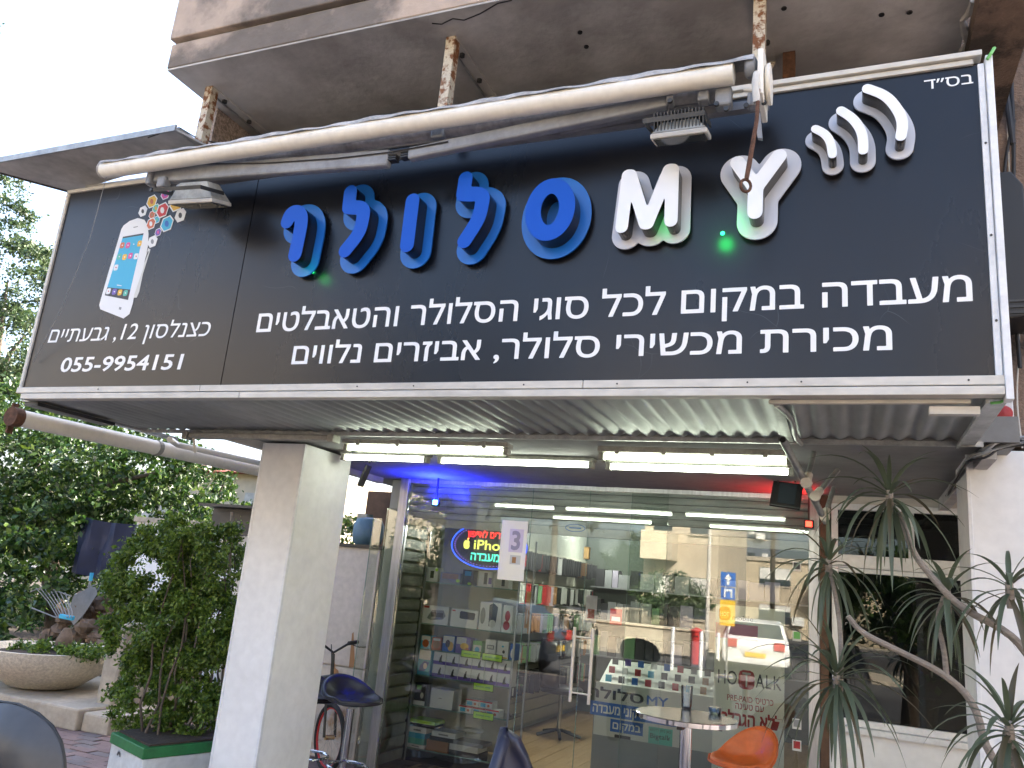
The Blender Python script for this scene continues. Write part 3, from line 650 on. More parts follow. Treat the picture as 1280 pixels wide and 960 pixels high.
ck.build('crank_rod', ['rust'], aw, smooth=True)['label'] = 'rusty crank rod ending in a ring'
MB().prism([tuple(at(a, b, y=YA+.0)) for a, b in ((944, 152), (950, 140), (953, 173), (947, 172))], (0, .02, 0)).build('loose_plate', ['arm'], aw)
MB().tube([at(133, 221, y=YA), at(112, 300, y=YA+.1), at(75, 390, y=YA+.2), at(42, 452, y=YS-.02)], .0022, 5).build('hanging_wire', ['galv'], aw)
MB().tube([at(420, 192, y=YA+.14), at(545, 174, y=YA+.16), at(700, 150, y=YA+.16), at(810, 133, y=YA+.16)], .004, 6).build('stay_wire', ['galv'], aw)
MB().tube([at(a, b, y=YA+.05) for a, b in ((250, 205), (330, 204), (420, 198), (490, 190), (560, 177))], .0035, 6).build('stay_wire', ['cable'], aw)
# hangers bolted to the balcony
for i, (pt, pb, lab) in enumerate((((263, 109), (246, 186), 'rusty hanger nearest the left end of the balcony'), ((565, 47), (549, 165), 'rusty hanger above the middle of the awning'), ((950, -12), (949, 96), 'rust-streaked hanger above the awning gear on the right'))):
    p = at(*pt, z=ZB); q = at(*pb, y=p[1]); t = T('awning_hanger', lab, 'bracket', p, 'rusty steel hangers holding the awning')
    MB().box((p[0]-.027, p[1]-.012, q[2]), (p[0]+.027, p[1]-.002, ZB-.001)).build('strap', ['rusty'], t); MB().box((p[0]+.015, p[1]-.001, q[2]), (p[0]+.027, p[1]+.045, ZB-.009)).build('flange', ['rusty'], t)
    MB().box((p[0]-.027, p[1]-.001, ZB-.008), (p[0]+.03, p[1]+.60, ZB-.001)).build('ceiling_bar', ['soffit'], t); MB().box((p[0]-.037, p[1]-.001, ZB-.018), (p[0]-.028, p[1]+.60, ZB-.001)).build('bar_flange', ['galv'], t)
    for dy in (.13, .36): MB().lathe([(.016, -.016), (.016, 0)], (p[0], p[1]+dy, ZB-.008), 6).build('bolt', ['darkmetal'], t)
    MB().beam((p[0]+.015, p[1]+.52, ZB-.02), (p[0]+.02, p[1]+.03, q[2]+.02), .03, .012).build('brace', ['rusty'], t)
p = at(548, 166, y=YA+.1); MB().box((p[0]-.035, p[1]-.02, p[2]-.035), (p[0]+.035, p[1]+.02, p[2]+.035)).build('clamp', ['galv'], aw, bevel=.01)
for px, py in ((985, 92), (1002, 88)):
    pass
sb = T('rusty_post', 'short rusty steel post standing behind the top edge of the sign', 'post', at(985, 100, y=3.75)); p = at(986, 92, y=3.75)
bx('post', (p[0]-.03, p[1], p[2]-.2), (p[0]+.03, p[1]+.04, ZB-.002), 'rust', sb)
tb = T('timber_batten', 'weathered brown board lying behind the upper right of the sign', 'board', at(1120, 80, y=4.0)); p = at(1090, 84, y=4.0); q = at(1165, 72, y=4.0)
bx('board', (p[0], 4.0, p[2]-.1), (q[0], 4.05, q[2]+.0), 'darkwood', tb)
# ---- flood lights
def flood(name, label, c, w, h, d, tilt, yaw, fins, sticker):
    t = T(name, label, 'floodlight', c); mt = Matrix.Translation(Vector(c)) @ Matrix.Rotation(yaw, 4, 'Z') @ Matrix.Rotation(tilt, 4, 'X')
    def fr(y0, y1, w0, h0, w1, h1, nm, mat, bev=0):
        vs = [mt @ Vector(p) for p in ((-w0, y0, -h0), (w0, y0, -h0), (w0, y0, h0), (-w0, y0, h0), (-w1, y1, -h1), (w1, y1, -h1), (w1, y1, h1), (-w1, y1, h1))]
        return MB().add(vs, [(0, 1, 2, 3), (7, 6, 5, 4), (0, 4, 5, 1), (1, 5, 6, 2), (2, 6, 7, 3), (3, 7, 4, 0)]).build(nm, [mat], t, bevel=bev)
    w /= 2; h /= 2
    fr(0, -.022, w, h, w, h, 'rim', 'frame', .004); fr(.001, d, w*.97, h*.97, w*.62, h*.6, 'housing', 'dusty' if 'dusty' in K else 'fixture', .004); fr(-.0225, -.026, w*.9, h*.86, w*.9, h*.86, 'glass', 'window')
    if fins:
        mb = MB()
        for i in range(15):
            x = -w*.86+i*w*1.72/14; mb.box((x-.0025, d*.2, -h*.8), (x+.0025, d+.04, h*.9), 0, mt)
        mb.build('heat_sink', ['darkmetal'], t)
    mb = MB(); L_ = .10
    for s in (-1, 1): mb.box((s*(w+.004)-.003, d*.3, -.01), (s*(w+.004)+.003, d*.3+.02, h+L_), 0, mt)
    mb.box((-w-.007, d*.3, h+L_), (w+.007, d*.3+.02, h+L_+.005), 0, mt); mb.build('bracket', ['darkmetal'], t)
    if sticker:
        a = [mt @ Vector(p) for p in ((-w*.55, -.0228+.021, -h-.0015), (w*.3, -.0228+.021, -h-.0015), (w*.3, -.006, -h-.0015), (-w*.55, -.006, -h-.0015))]
        MB().add(a, [(0, 1, 2, 3)]).build('sticker', ['yellow'], t)
    return t
c = at(851, 168, y=3.06); flood('floodlight', 'finned floodlight hanging under the awning arm above the letters M and Y', c, .24, .12, .05, math.radians(105), math.radians(0), True, True)
c = at(250, 252, y=3.08); flood('floodlight', 'old dusty floodlight beside the printed coloured tiles', c, .29, .17, .10, math.radians(108), math.radians(6), False, False)
# ================================================================== lamps under the canopy
def tube_lamp(px0, py0, px1, py1, z, label, y, cover):
    a = at(px0, py0, z=z); b = at(px1, py1, z=z); x0, x1 = a[0], b[0]
    t = T('fluorescent_lamp', label, 'fluorescent lamp', ((x0+x1)/2, y, z), 'fluorescent lamps under the canopy'); lit = z-.012
    bx('housing', (x0-.04, y-.045, z+.022), (x1+.04, y+.05, 2.472 if not cover else 2.44), 'fixture', t, bevel=.006)
    MB().tube([(x0, y, z), (x1, y, z)], .0145, 12).build('lit_tube', ['tubelit'], t, smooth=True)
    for x, s in ((x0-.036, 1), (x1+.036, -1)): bx('end_holder', (x, y-.03, z-.022), (x+s*.03, y+.03, z+.021), 'fixture', t, bevel=.004)
    if cover:
        vs = []; 
        for x in (x0-.02, x1+.02):
            for k in range(9): a_ = PI+PI*k/8; vs.append((x, y+.046*math.cos(a_), z+.022+.055*math.sin(a_)))
        MB().add(vs, [(k, k+1, k+10, k+9) for k in range(8)]).build('clear_cover', ['diffuser'], t, smooth=True)
        for f in (.08, .35, .62, .9):
            x = x0+(x1-x0)*f; bx('clip', (x-.012, y-.056, z+.01), (x+.012, y-.047, z+.05), 'fixture', t)
    return t
tube_lamp(432, 558, 622, 561, 2.39, 'lit fluorescent lamp in a clear cover above the left of the shop window', 4.36, True)
tube_lamp(745, 563, 980, 572, 2.385, 'lit fluorescent lamp in a clear cover above the right of the shop window', 4.42, True)
tube_lamp(436, 573, 530, 575, 2.425, 'bare lit fluorescent tube in the rear row, next to the left white pillar', 4.98, False)
tube_lamp(556, 577, 736, 582, 2.425, 'bare lit fluorescent tube in the middle of the rear row', 5.0, False)
tube_lamp(765, 584, 985, 592, 2.425, 'bare lit fluorescent tube at the right end of the rear row', 5.04, False)
t = T('dead_lamp', 'unlit beige lamp housing under the canopy above the green bush', 'fluorescent lamp', (-3.6, 4.2, 2.4)); a = at(246, 547, z=2.42); b = at(420, 551, z=2.42)
bx('housing', (a[0], 4.18, 2.405), (b[0], 4.25, 2.44), 'fixture', t, bevel=.008); bx('end_box', (a[0]-.05, 4.17, 2.395), (a[0]-.003, 4.255, 2.445), 'fixture', t, bevel=.006); bx('end_box', (b[0]+.003, 4.17, 2.395), (b[0]+.05, 4.255, 2.445), 'fixture', t, bevel=.006)
t = T('beige_conduit', 'thin beige pipe slanting back from the dead lamp towards the pillar', 'pipe', at(220, 553, z=2.4))
MB().tube([at(212, 549, z=2.42), at(222, 556, z=2.41), at(330, 580, z=2.38), at(345, 585, z=2.38)], .022, 10).build('pipe', ['tube'], t, smooth=True); MB().tube([at(242, 548, y=4.2), at(244, 566, y=4.2)], .008, 8).build('clamp', ['tube'], t)
# awning pipes on the right
pt_ = T('steel_pipe_frame', 'open-ended grey steel pipes clamped together below the right of the canopy', 'pipe frame', at(1010, 600, y=4.3))
A_ = at(978, 549, y=3.95); B_ = at(1032, 652, y=5.1)
MB().tube([A_, B_], .0185, 12, caps=False).build('pipe', ['galv'], pt_, smooth=True); MB().tube([A_+(B_-A_)*.004, B_], .014, 12).build('pipe_bore', ['black'], pt_)
for (a, b), (c, d), f in (((1020, 556), (1008, 604), .40), ((1047, 588), (1019, 620), .58), ((1042, 610), (1031, 646), .9)):
    y = A_[1]+(B_[1]-A_[1])*f; MB().tube([at(a, b, y=y+.25), at(c, d, y=y)], .015, 10).build('pipe', ['galv'], pt_, smooth=True)
    q = at(c, d, y=y); MB().lathe([(.028, -.02), (.030, 0), (.028, .02)], tuple(q), 12, axis='y').build('clamp', ['frame'], pt_, smooth=True)
    q2 = at(c+(a-c)*.22, d+(b-d)*.22, y=y+.05); MB().tube([q, q2], .023, 10).build('clamp', ['frame'], pt_, smooth=True)
# ================================================================== shop room
XF0, XF1 = -3.72, -.235
structure(bx('shop_floor', (-3.80, 6.42, -.16), (-.2, 11.9, -.02), 'darkwood')); fl = bpy.data.objects['shop_floor']
for i in range(26):
    x = -3.56+i*.13
    if x < -.3: bx('floor_plank', (x, 6.46, -.019), (x+.127, 11.6, 0+.0006*(i % 3)), 'wood', fl)
sr = T('shop_room', 'shop interior with cream slatted walls and a pale ceiling seen through the glass', 'room', (-2, 9, 0))
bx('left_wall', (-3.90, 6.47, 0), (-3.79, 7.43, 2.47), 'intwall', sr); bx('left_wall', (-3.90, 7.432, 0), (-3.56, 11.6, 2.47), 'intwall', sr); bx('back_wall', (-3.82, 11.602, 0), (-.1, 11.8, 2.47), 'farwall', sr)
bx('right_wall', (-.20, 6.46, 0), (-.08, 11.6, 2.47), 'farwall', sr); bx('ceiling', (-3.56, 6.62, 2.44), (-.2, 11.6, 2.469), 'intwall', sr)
for i in range(15):
    z = .06+i*.135; bx('slat_board', (-3.559, 7.5, z), (-3.535, 11.6, z+.118), 'cream', sr)
# interior lamps: the back one is real, the others are added to brighten the shop
for k, (x, y) in enumerate(((-3.05, 11.0), (-2.75, 8.3), (-1.2, 10.4))):
    p = (x, y, 2.43); t = T('ceiling_lamp', ('oval white ceiling lamp at the back of the shop', 'added fill lamp over the middle of the shop floor', 'added fill lamp over the counter side of the shop')[k], 'lamp', p)
    MB().lathe([(.15, 0), (.15, -.03), (.13, -.045)], p, 20).build('lit_disc', ['ceilinglamp'], t); MB().lathe([(.16, .009), (.16, -.02)], p, 20).build('rim', ['white'], t)
    l = bpy.data.lights.new('ceiling_lamp_light', 'POINT'); l.energy = (3.5, 13.0, .2)[k]; l.shadow_soft_size = .15; l.color = (.98, 1, .90); lo = bpy.data.objects.new('ceiling_lamp_light', l); COL.objects.link(lo); lo.location = (x, y, 2.28)
# products hanging on the walls
hcols = ['white', 'offwhite', 'grey', 'dark', 'offwhite', 'grey', 'mutedgreen', 'darkred', 'brownprint', 'offwhite', 'mutedlilac', 'fixture']
K['mutedgreen'] = M('muted_green', (.16, .30, .15), .6); K['mutedlilac'] = M('muted_lilac', (.33, .30, .38), .6)
def hang_row(label, y0, y1, zt, hgt, dark=0.2, depth=.2, step=.028, x=-3.53):
    mb = MB(); y = y0; c = None
    while y < y1:
        if rng.random() < .25 or c is None: c = int(rng.integers(0, len(hcols))) if rng.random() > dark else 3; n = int(rng.integers(3, 9))
        if rng.random() < .05: y += .06; continue
        d = depth*rng.uniform(.55, 1); h = hgt*rng.uniform(.8, 1); w = rng.choice([.006, .010, .018])
        mb.box((x+.03, y, zt-h), (x+.03+d, y+w, zt-rng.uniform(0, .02)), c); y += step*rng.uniform(.7, 1.3)
    o = mb.build('hanging_packs', hcols); o['kind'] = 'stuff'; o['label'] = label; o['category'] = 'hanging accessories'
    mb = MB(); yy = y0
    while yy < y1: mb.tube([(x, yy, zt-.02), (x+.24, yy, zt-.015)], .003, 5); yy += .12
    mb.box((x, y0, zt-.03), (x+.006, y1, zt-.01)); mb.build('hooks', ['chrome'], o)
hang_row('top row of headphones and dark packs on the left shop wall', 7.9, 11.4, 2.02, .22, .7)
hang_row('row of thin white and green packs below the headphones', 7.9, 11.4, 1.66, .24, .15)
hang_row('row of grey and red phone case packs at mid height', 7.8, 11.4, 1.33, .23, .1)
hang_row('row of pale and pink phone case packs near the chair', 7.8, 11.4, 1.0, .22, .1)
hang_row('lowest row of black and yellow packs on the left wall', 8.2, 11.3, .68, .24, .5)
for k, (z0, z1) in enumerate(((1.72, 1.98), (1.28, 1.58), (.8, 1.12))):
    mb = MB(); x = -3.3
    while x < -.4:
        w = rng.uniform(.08, .2); mb.box((x, 11.3, z0), (x+w, 11.5, z0+(z1-z0)*rng.uniform(.7, 1)), int(rng.choice([2, 3, 5, 6, 10, 3, 3, 2]))); x += w+.01
    o = mb.build('boxed_goods', hcols); tag(o, ('upper', 'middle', 'lower')[k]+' row of boxed goods on the back wall of the shop', 'boxed goods', kind='stuff')
    bx('shelf_board', (-3.35, 11.25, z0-.02), (-.35, 11.6, z0-.002), 'grey', o)
# ================================================================== shop front
sf = T('glass_shopfront', 'frameless glass shop front with steel side posts under a rolled-up shutter', 'shop front', (-2, YG, 0))
bx('side_post', (XF0-.035, YG-.03, -.014), (XF0+.05, YG+.045, 2.474), 'alu', sf, bevel=.004); bx('side_post', (XF1-.02, YG-.03, -.014), (XF1+.055, YG+.045, 2.474), 'alu', sf, bevel=.004)
bx('side_panel', (XF0-.16, YG-.0, -.014), (XF0-.04, YG+.02, 2.2), 'glass', sf)
SY = YG+.06
for i in range(6):
    z = 2.135+i*.057; m = MB(); 
    prof = [(0, .0), (-.012, .006), (-.017, .022), (-.014, .04), (-.004, .05), (0, .054)]
    vs = [(x, SY+a, z+b) for x in (XF0+.052, XF1-.022) for a, b in prof]
    m.add(vs, [(k, k+1, k+7, k+6) for k in range(5)]); m.build('shutter_slat', ['slat'], sf, smooth=True)
bx('shutter_bottom_rail', (XF0+.052, SY-.02, 2.062), (XF1-.022, SY+.02, 2.133), 'frame', sf, bevel=.006)
bx('shutter_box', (XF0+.052, SY+.03, 2.14), (XF1-.022, SY+.15, 2.472), 'darkmetal', sf)
p = at(719, 660, y=SY-.021); mb = MB(); mb.tube([(p[0]+.085*math.cos(a), SY-.0225, p[2]+.03*math.sin(a)) for a in [i*2*PI/24 for i in range(25)]], .003, 5, caps=False); mb.tube([(p[0]-.05, SY-.0225, p[2]), (p[0]+.05, SY-.0225, p[2])], .006, 5); mb.build('oval_lock_badge', ['printblue'], sf)
bx('top_channel', (XF0+.05, YG-.012, 2.44), (XF1-.02, YG+.02, 2.474), 'alu', sf)
xs = [XF0+.052, at(660, 700, y=YG)[0], at(733, 700, y=YG)[0], at(786, 700, y=YG)[0], XF1-.022]
def pane(x0, x1, y=YG, name='glass_pane'): 
    o = MB().box((x0+.002, y-.005, .012), (x1-.002, y+.005, 2.438)).build(name, ['glass'], sf)
    for x in (x0+.001, x1-.001): bx('pane_edge', (x-.0009, y-.0052, .012), (x+.0009, y+.0052, 2.438), 'glassedge', o)
pane(xs[0], xs[1]); pane(xs[3], xs[4])
dl = pane(xs[1], xs[2], YG); 
d = T('glass_door', 'clear glass shop door with long steel pull handles', 'door', (xs[2]+.02, YG-.012, 0))
MB().box((xs[2]+.003, YG-.012, .012), (xs[3]+.30, YG-.002, 2.436)).build('leaf', ['glass'], d)
bx('leaf_edge', (xs[2]+.0005, YG-.012, .012), (xs[2]+.0028, YG-.002, 2.436), 'glassedge', d)
h1x = at(715.5, 830, y=YG-.05)[0]; h2x = at(738.5, 833, y=YG-.06)[0]; hz0, hz1 = at(712, 877, y=YG-.05)[2], at(719, 784, y=YG-.05)[2]
for hx, yy in ((h1x, YG-.05), (h2x, YG-.06)):
    hb = MB().tube([(hx, yy, hz0), (hx, yy, hz1)], .013, 12).build('pull_handle', ['satin'], d, smooth=True)
    for z in (hz0+.07, hz1-.07): MB().tube([(hx, yy, z), (hx, YG-.0125, z)], .008, 8).build('handle_stud', ['satin'], hb)
for z in (hz0+.07, hz1-.07): MB().tube([(h1x, YG-.05, z), (h2x, YG-.06, z)], .007, 8).build('cross_stud', ['satin'], d)
bx('patch_hinge', (xs[2]-.02, YG-.03, 1.88), (xs[2]+.025, YG+.02, 1.98), 'brass', d, bevel=.006)
# coloured spotlights
def spot(px, py, y, c, name, label, energy, mat, off, aim, cone=128):
    p = at(px, py, y=y); t = T(name, label, 'spotlight', p); MB().box((p[0]-.035, y-.0, p[2]-.03), (p[0]+.035, y+.03, p[2]+.03)).build('body', ['black'], t, bevel=.004)
    bx('lit_face', (p[0]-.022, y-.004, p[2]-.02), (p[0]+.022, y-.0005, p[2]+.02), mat, t); bx('bracket', (p[0]-.006, y+.005, p[2]+.031), (p[0]+.006, y+.02, 2.474), 'black', t)
    l = bpy.data.lights.new(name+'_light', 'SPOT'); l.energy = energy; l.color = c; l.shadow_soft_size = .03; l.spot_size = math.radians(cone); l.spot_blend = .8; lo = bpy.data.objects.new(name+'_light', l); COL.objects.link(lo); lo.location = (p[0]+off[0], y+off[1], p[2]+off[2]); lo.rotation_euler = Vector(aim).to_track_quat('-Z', 'Y').to_euler()
spot(544, 628, 6.24, (.01, .02, 1), 'blue_spotlight', 'small lit blue spotlight in front of the rolled shutter', 20, 'spot_blue', (-.0, -.07, -.0), (.12, .05, 1), 172)
spot(1011, 655, 6.28, (1, .02, .02), 'red_spotlight', 'small lit red spotlight on the right post of the shop front', 3, 'spot_red', (-.03, -.05, -.02), (-.5, -.3, 1))
p = at(983, 619, y=5.7); t = T('black_floodlight', 'black square floodlight hanging at the right end of the ceiling lamps', 'floodlight', p)
mt = Matrix.Translation(Vector(p)) @ Matrix.Rotation(math.radians(6), 4, 'Y') @ Matrix.Rotation(math.radians(-25), 4, 'X')
MB().box((-.098, -.012, -.098), (.098, .012, .098), 0, mt).build('rim', ['black'], t, bevel=.006); MB().box((-.05, -.016, -.075), (.06, -.0125, .085), 0, mt).build('glass', ['window'], t); MB().box((-.07, .013, -.07), (.07, .05, .07), 0, mt).build('housing', ['darkmetal'], t)
mb = MB(); mb.box((p[0]-.06, p[1], p[2]+.09), (p[0]-.05, p[1]+.02, 2.474)); mb.box((p[0]+.05, p[1], p[2]+.09), (p[0]+.06, p[1]+.02, 2.474)); mb.build('bracket', ['black'], t)
p = at(453, 592, y=5.2); t = T('slim_floodlight', 'slim black floodlight under the soffit beside the left white pillar', 'floodlight', p)
MB().beam(at(461, 582, y=5.2), at(450, 608, y=5.2), .07, .02).build('body', ['black'], t, bevel=.004); MB().beam(at(462, 579, y=5.25), (at(462, 579, y=5.25)[0], 5.25, 2.474), .01, .01).build('bracket', ['black'], t)
# ---- posters on and behind the glass
YP = YG-.0068
def poly_px(name, pts, y, mat, parent): return MB().add([tuple(at(a, b, y=y)) for a, b in pts], [tuple(range(len(pts)))]).build(name, [mat], parent)
def sheet(name, label, x0, z0, x1, z1, y, mat, cat='poster', th=.0012):
    return tag(bx(name, (x0, y, z0), (x1, y+th, z1), mat), label, cat)
a = at(618, 722, y=YG-.02); b = at(662, 652, y=YG-.02)
po = sheet('poster', 'warm white poster with a lilac 3 beside the oval lit sign', a[0]+.02, a[2]-.01, b[0]-.015, b[2]+.0, YP-.001, 'brightposter')
q0 = at(634, 688, y=YP-.004); q1 = at(655, 662, y=YP-.004)
bx('logo_patch', (q0[0]+.01, YP-.0016, q0[2]-.01), (q1[0], YP-.0012, q1[2]), 'lilac', po)
txt('3', q0[0]+.03, q1[0]-.025, q0[2]+.012, q1[2]-.02, YP-.002, 'mutedlilac', po, ref='0', bold=.03)
bx('picture_patch', (q0[0]+.03, YP-.0016, q0[2]-.11), (q1[0]-.01, YP-.0012, q0[2]-.035), 'offwhite', po); bx('picture_patch', (q0[0]+.05, YP-.002, q0[2]-.1), (q1[0]-.05, YP-.0017, q0[2]-.05), 'brownprint', po)
# oval LED sign
yl = YG+.05; c = at(603, 682, y=yl); rx, rz = .36, .195; c = (c[0]+.06, yl, c[2])
ls = T('oval_led_sign', 'oval lit window sign with iPhone in yellow and Hebrew in red and green', 'led sign', c)
MB().prism([(c[0]+rx*math.cos(k*PI/24), yl, c[2]+rz*math.sin(k*PI/24)) for k in range(48)], (0, .02, 0)).build('black_board', ['dark'], ls)
mb = MB()
for r_ in (.985,):
    mb.tube([(c[0]+rx*r_*math.cos(k*PI/24), yl-.003, c[2]+rz*r_*math.sin(k*PI/24)) for k in range(49)], .005, 6, caps=False)
mb.build('blue_rim', ['led_blue'], ls)
mb = MB()
for k in range(64):
    a_ = k*2*PI/64; mb.box((c[0]+rx*.90*math.cos(a_)-.0028, yl-.004, c[2]+rz*.88*math.sin(a_)-.0028), (c[0]+rx*.90*math.cos(a_)+.0028, yl-.001, c[2]+rz*.88*math.sin(a_)+.0028))
mb.build('violet_dots', ['led_pink'], ls)
txt(heb('אביזרים לאייפון'), c[0]-.21, c[0]+.22, c[2]+.068, c[2]+.117, yl-.003, 'led_red', ls, bold=.02); txt('iPhone', c[0]-.14, c[0]+.25, c[2]-.033, c[2]+.045, yl-.003, 'led_yel', ls, ref='H', bold=.012); txt(heb('מעבדה'), c[0]-.16, c[0]+.11, c[2]-.128, c[2]-.068, yl-.003, 'led_cyan', ls, bold=.02)
mb = MB(); ac = (c[0]-.21, c[2]+.0)
ap = []
for k in range(28):
    th = k*2*PI/28; r_ = .036*(1-.12*math.cos(2*th)+(-.14 if abs(th-PI/2) < .25 else 0)+(-.10 if abs(th-3*PI/2) < .3 else 0))
    x = ac[0]+r_*math.cos(th)*.95; z = ac[1]+r_*math.sin(th)
    dx, dz = x-(ac[0]+.045), z-(ac[1]+.006); dd = math.hypot(dx, dz)
    if dd < .021: x = ac[0]+.045+dx/dd*.021; z = ac[1]+.006+dz/dd*.021
    ap.append((x, z))
flat(ap, yl-.003, mb); flat([(ac[0]+.001, ac[1]+.039), (ac[0]+.015, ac[1]+.042), (ac[0]+.018, ac[1]+.060), (ac[0]+.004, ac[1]+.054)], yl-.003, mb); mb.build('apple_logo', ['led_yel'], ls)
# HOTALK poster
a = at(895, 758, y=YG+.02); b = at(985, 758, y=YG+.02); X0p, X1p = a[0]+.0, b[0]-.02; zt_ = a[2]+.02; yp = YG+.012
hp_ = sheet('tall_poster', 'tall ivory poster reading HOTALK in thin dark letters on the right pane', X0p, .02, X1p, zt_, yp, 'ivoryposter')
Wp = X1p-X0p
def zr(row): return at(940, row, y=yp)[2]
bx('red_band', (X0p+.002, yp-.0006, zr(801)), (X0p+Wp*.62, yp-.0002, zr(782)), 'darkred', hp_)
def rrect(x0, z0, x1, z1, y, mat, parent, name='badge'):
    mb = MB(); flat(roundq([(x0, z0), (x1, z0), (x1, z1), (x0, z1)], .28), y, mb); return mb.build(name, [mat], parent)
rrect(X0p+Wp*.05, zr(784)+.03, X0p+Wp*.22, zr(764)+.015, yp-.001, 'darkred', hp_); txt('HOT', X0p+Wp*.07, X0p+Wp*.2, zr(775)+.01, zr(770)+.01, yp-.0014, 'white', hp_, ref='H', bold=.02); txt('mobile', X0p+Wp*.25, X0p+Wp*.55, zr(777), zr(771), yp-.001, 'dark', hp_, ref='H')
rrect(X0p+Wp*.355, zr(860)-.015, X0p+Wp*.585, zr(836)-.015, yp-.001, 'darkred', hp_); txt('T', X0p+Wp*.41, X0p+Wp*.53, zr(857)-.015, zr(839)-.015, yp-.0016, 'offwhite', hp_, ref='H')
zb_, zt2 = zr(857)-.01, zr(840)-.01
for s, u0, u1 in (('H', .06, .17), ('O', .19, .335), ('A', .60, .72), ('L', .745, .82), ('K', .85, .96)): txt(s, X0p+Wp*u0, X0p+Wp*u1, zb_, zt2, yp-.001, 'dark', hp_, ref='H')
txt('PRE-PAID', X0p+Wp*.2, X0p+Wp*.56, zr(877)-.01, zr(870)-.01, yp-.001, 'darkred', hp_, ref='H', bold=.01); txt(heb('כרטיס'), X0p+Wp*.6, X0p+Wp*.85, zr(877)-.01, zr(870)-.01, yp-.001, 'darkred', hp_, bold=.01)
txt(heb('עם טעינה'), X0p+Wp*.32, X0p+Wp*.72, zr(887)-.008, zr(880)-.008, yp-.001, 'darkred', hp_, bold=.01); txt(heb('ללא הגבלה!'), X0p+Wp*.05, X0p+Wp*.97, zr(908)-.005, zr(894)-.005, yp-.001, 'darkred', hp_, bold=.03)
# little stickers on the right edge
for k, (row, mat, lab) in enumerate(((708, 'dark', 'small dark sticker near the top of the right pane edge'), (795, 'greenprint', 'small green and white sticker on the right pane edge'), (905, 'grey', 'grey sticker low on the right pane edge'), (932, 'darkred', 'red and blue sticker near the orange seat'))):
    p = at(996, row, y=YG-.01); s_ = sheet('sticker', lab, p[0]-.03, p[2]-.035, p[0]+.03, p[2]+.035, YP-.001, 'offwhite', 'sticker'); bx('print', (p[0]-.022, YP-.0016, p[2]-.02), (p[0]+.022, YP-.0012, p[2]+.028), mat, s_)
# red hanging posters behind the door
for (px0, py0, px1, py1, y, mat, lab, tx) in ((731, 745, 747, 778, 7.6, 'lilac', 'pale pink leaflet behind the door edge', ''), (762, 762, 778, 780, 9.5, 'darkred', 'red leaflet at the back of the shop', ''), (655, 740, 664, 785, 7.6, 'brownprint', 'narrow brown poster beside the display case', '')):
    a = at(px0, py1, y=y); b = at(px1, py0, y=y); s_ = sheet('leaflet', lab, a[0], a[2], b[0], b[2], y, mat, 'leaflet'); bx('print', (a[0]+.02, y-.0008, a[2]+.04), (b[0]-.02, y-.0004, (a[2]+b[2])/2), 'white' if mat != 'lilac' else 'darkred', s_)
# ================================================================== display case
YC = 7.0; xc0, xc1 = -3.50, -2.76
xc0 = at(532, 716, y=YC)[0]
zsh = [.10, .44, .70, 1.14, 1.20, 1.60]
shelf_z = [at(590, r, y=YC)[2] for r in (949, 893, 853, 819, 786, 732)]
dc = T('display_case', 'glass display case with six glass shelves of boxed goods behind the left pane', 'display case', (xc0, YC, 0))
for x in (xc0, xc1): bx('corner_post', (x-.008, YC-.002, 0), (x+.008, YC+.014, 2.05), 'alu', dc)
bx('corner_post', (xc1-.008, YC+.36, 0), (xc1+.008, YC+.376, 2.05), 'alu', dc)
bx('base', (xc0, YC, 0), (xc1, YC+.37, shelf_z[0]-.012), 'black', dc)
for z in shelf_z: bx('glass_shelf', (xc0+.009, YC+.016, z-.008), (xc1-.009, YC+.36, z), 'glass', dc); bx('shelf_edge', (xc0+.009, YC+.008, z-.009), (xc1-.009, YC+.0155, z+.001), 'glassedge', dc)
bx('back_panel', (xc0, YC+.40, shelf_z[0]), (xc1-.15, YC+.41, 2.0), 'cream', dc)
# slatted shutter side
ss = T('slatted_side_panel', 'grey-green slatted panel between the steel post and the display case', 'slatted panel', (-3.68, 6.7, 0))
pa = at(478, 880, y=YG+.08); pb = at(514, 880, y=YC-.02)
for i in range(19):
    z = .02+i*.108
    MB().beam((pa[0], YG+.08, z+.048), (xc0-.02, YC-.02, z+.048), .018, .084).build('slat', ['slatdark'], ss, bevel=.003)
bx('upright', (xc0-.018, YC-.03, 0), (xc0-.0085, YC+.01, 2.1), 'darkmetal', ss)
# goods on the shelves
def goods(name, label, cat, px0, px1, zi, h, mat, prints=(), d=.10, y=YC+.03, group=None, row=None, dz=0):
    r = row or 820; x0 = at(px0, r, y=y)[0]; x1 = at(px1, r, y=y)[0]; z0 = shelf_z[zi]+.0005+dz
    o = tag(bx(name, (x0, y, z0), (x1, y+d, z0+h), mat), label, cat, group); w = x1-x0
    for k, (m_, pts) in enumerate(prints):
        mb = MB(); flat([(x0+w*a, z0+h*b) for a, b in pts], y-.0008-.0004*k, mb); mb.build('print', [m_], o)
    return o
R_ = lambda a, b, c, d: [(a, b), (c, b), (c, d), (a, d)]
def O_(cx, cy, rx_, ry_): return [(cx+rx_*math.cos(k*PI/6), cy+ry_*math.sin(k*PI/6)) for k in range(12)]
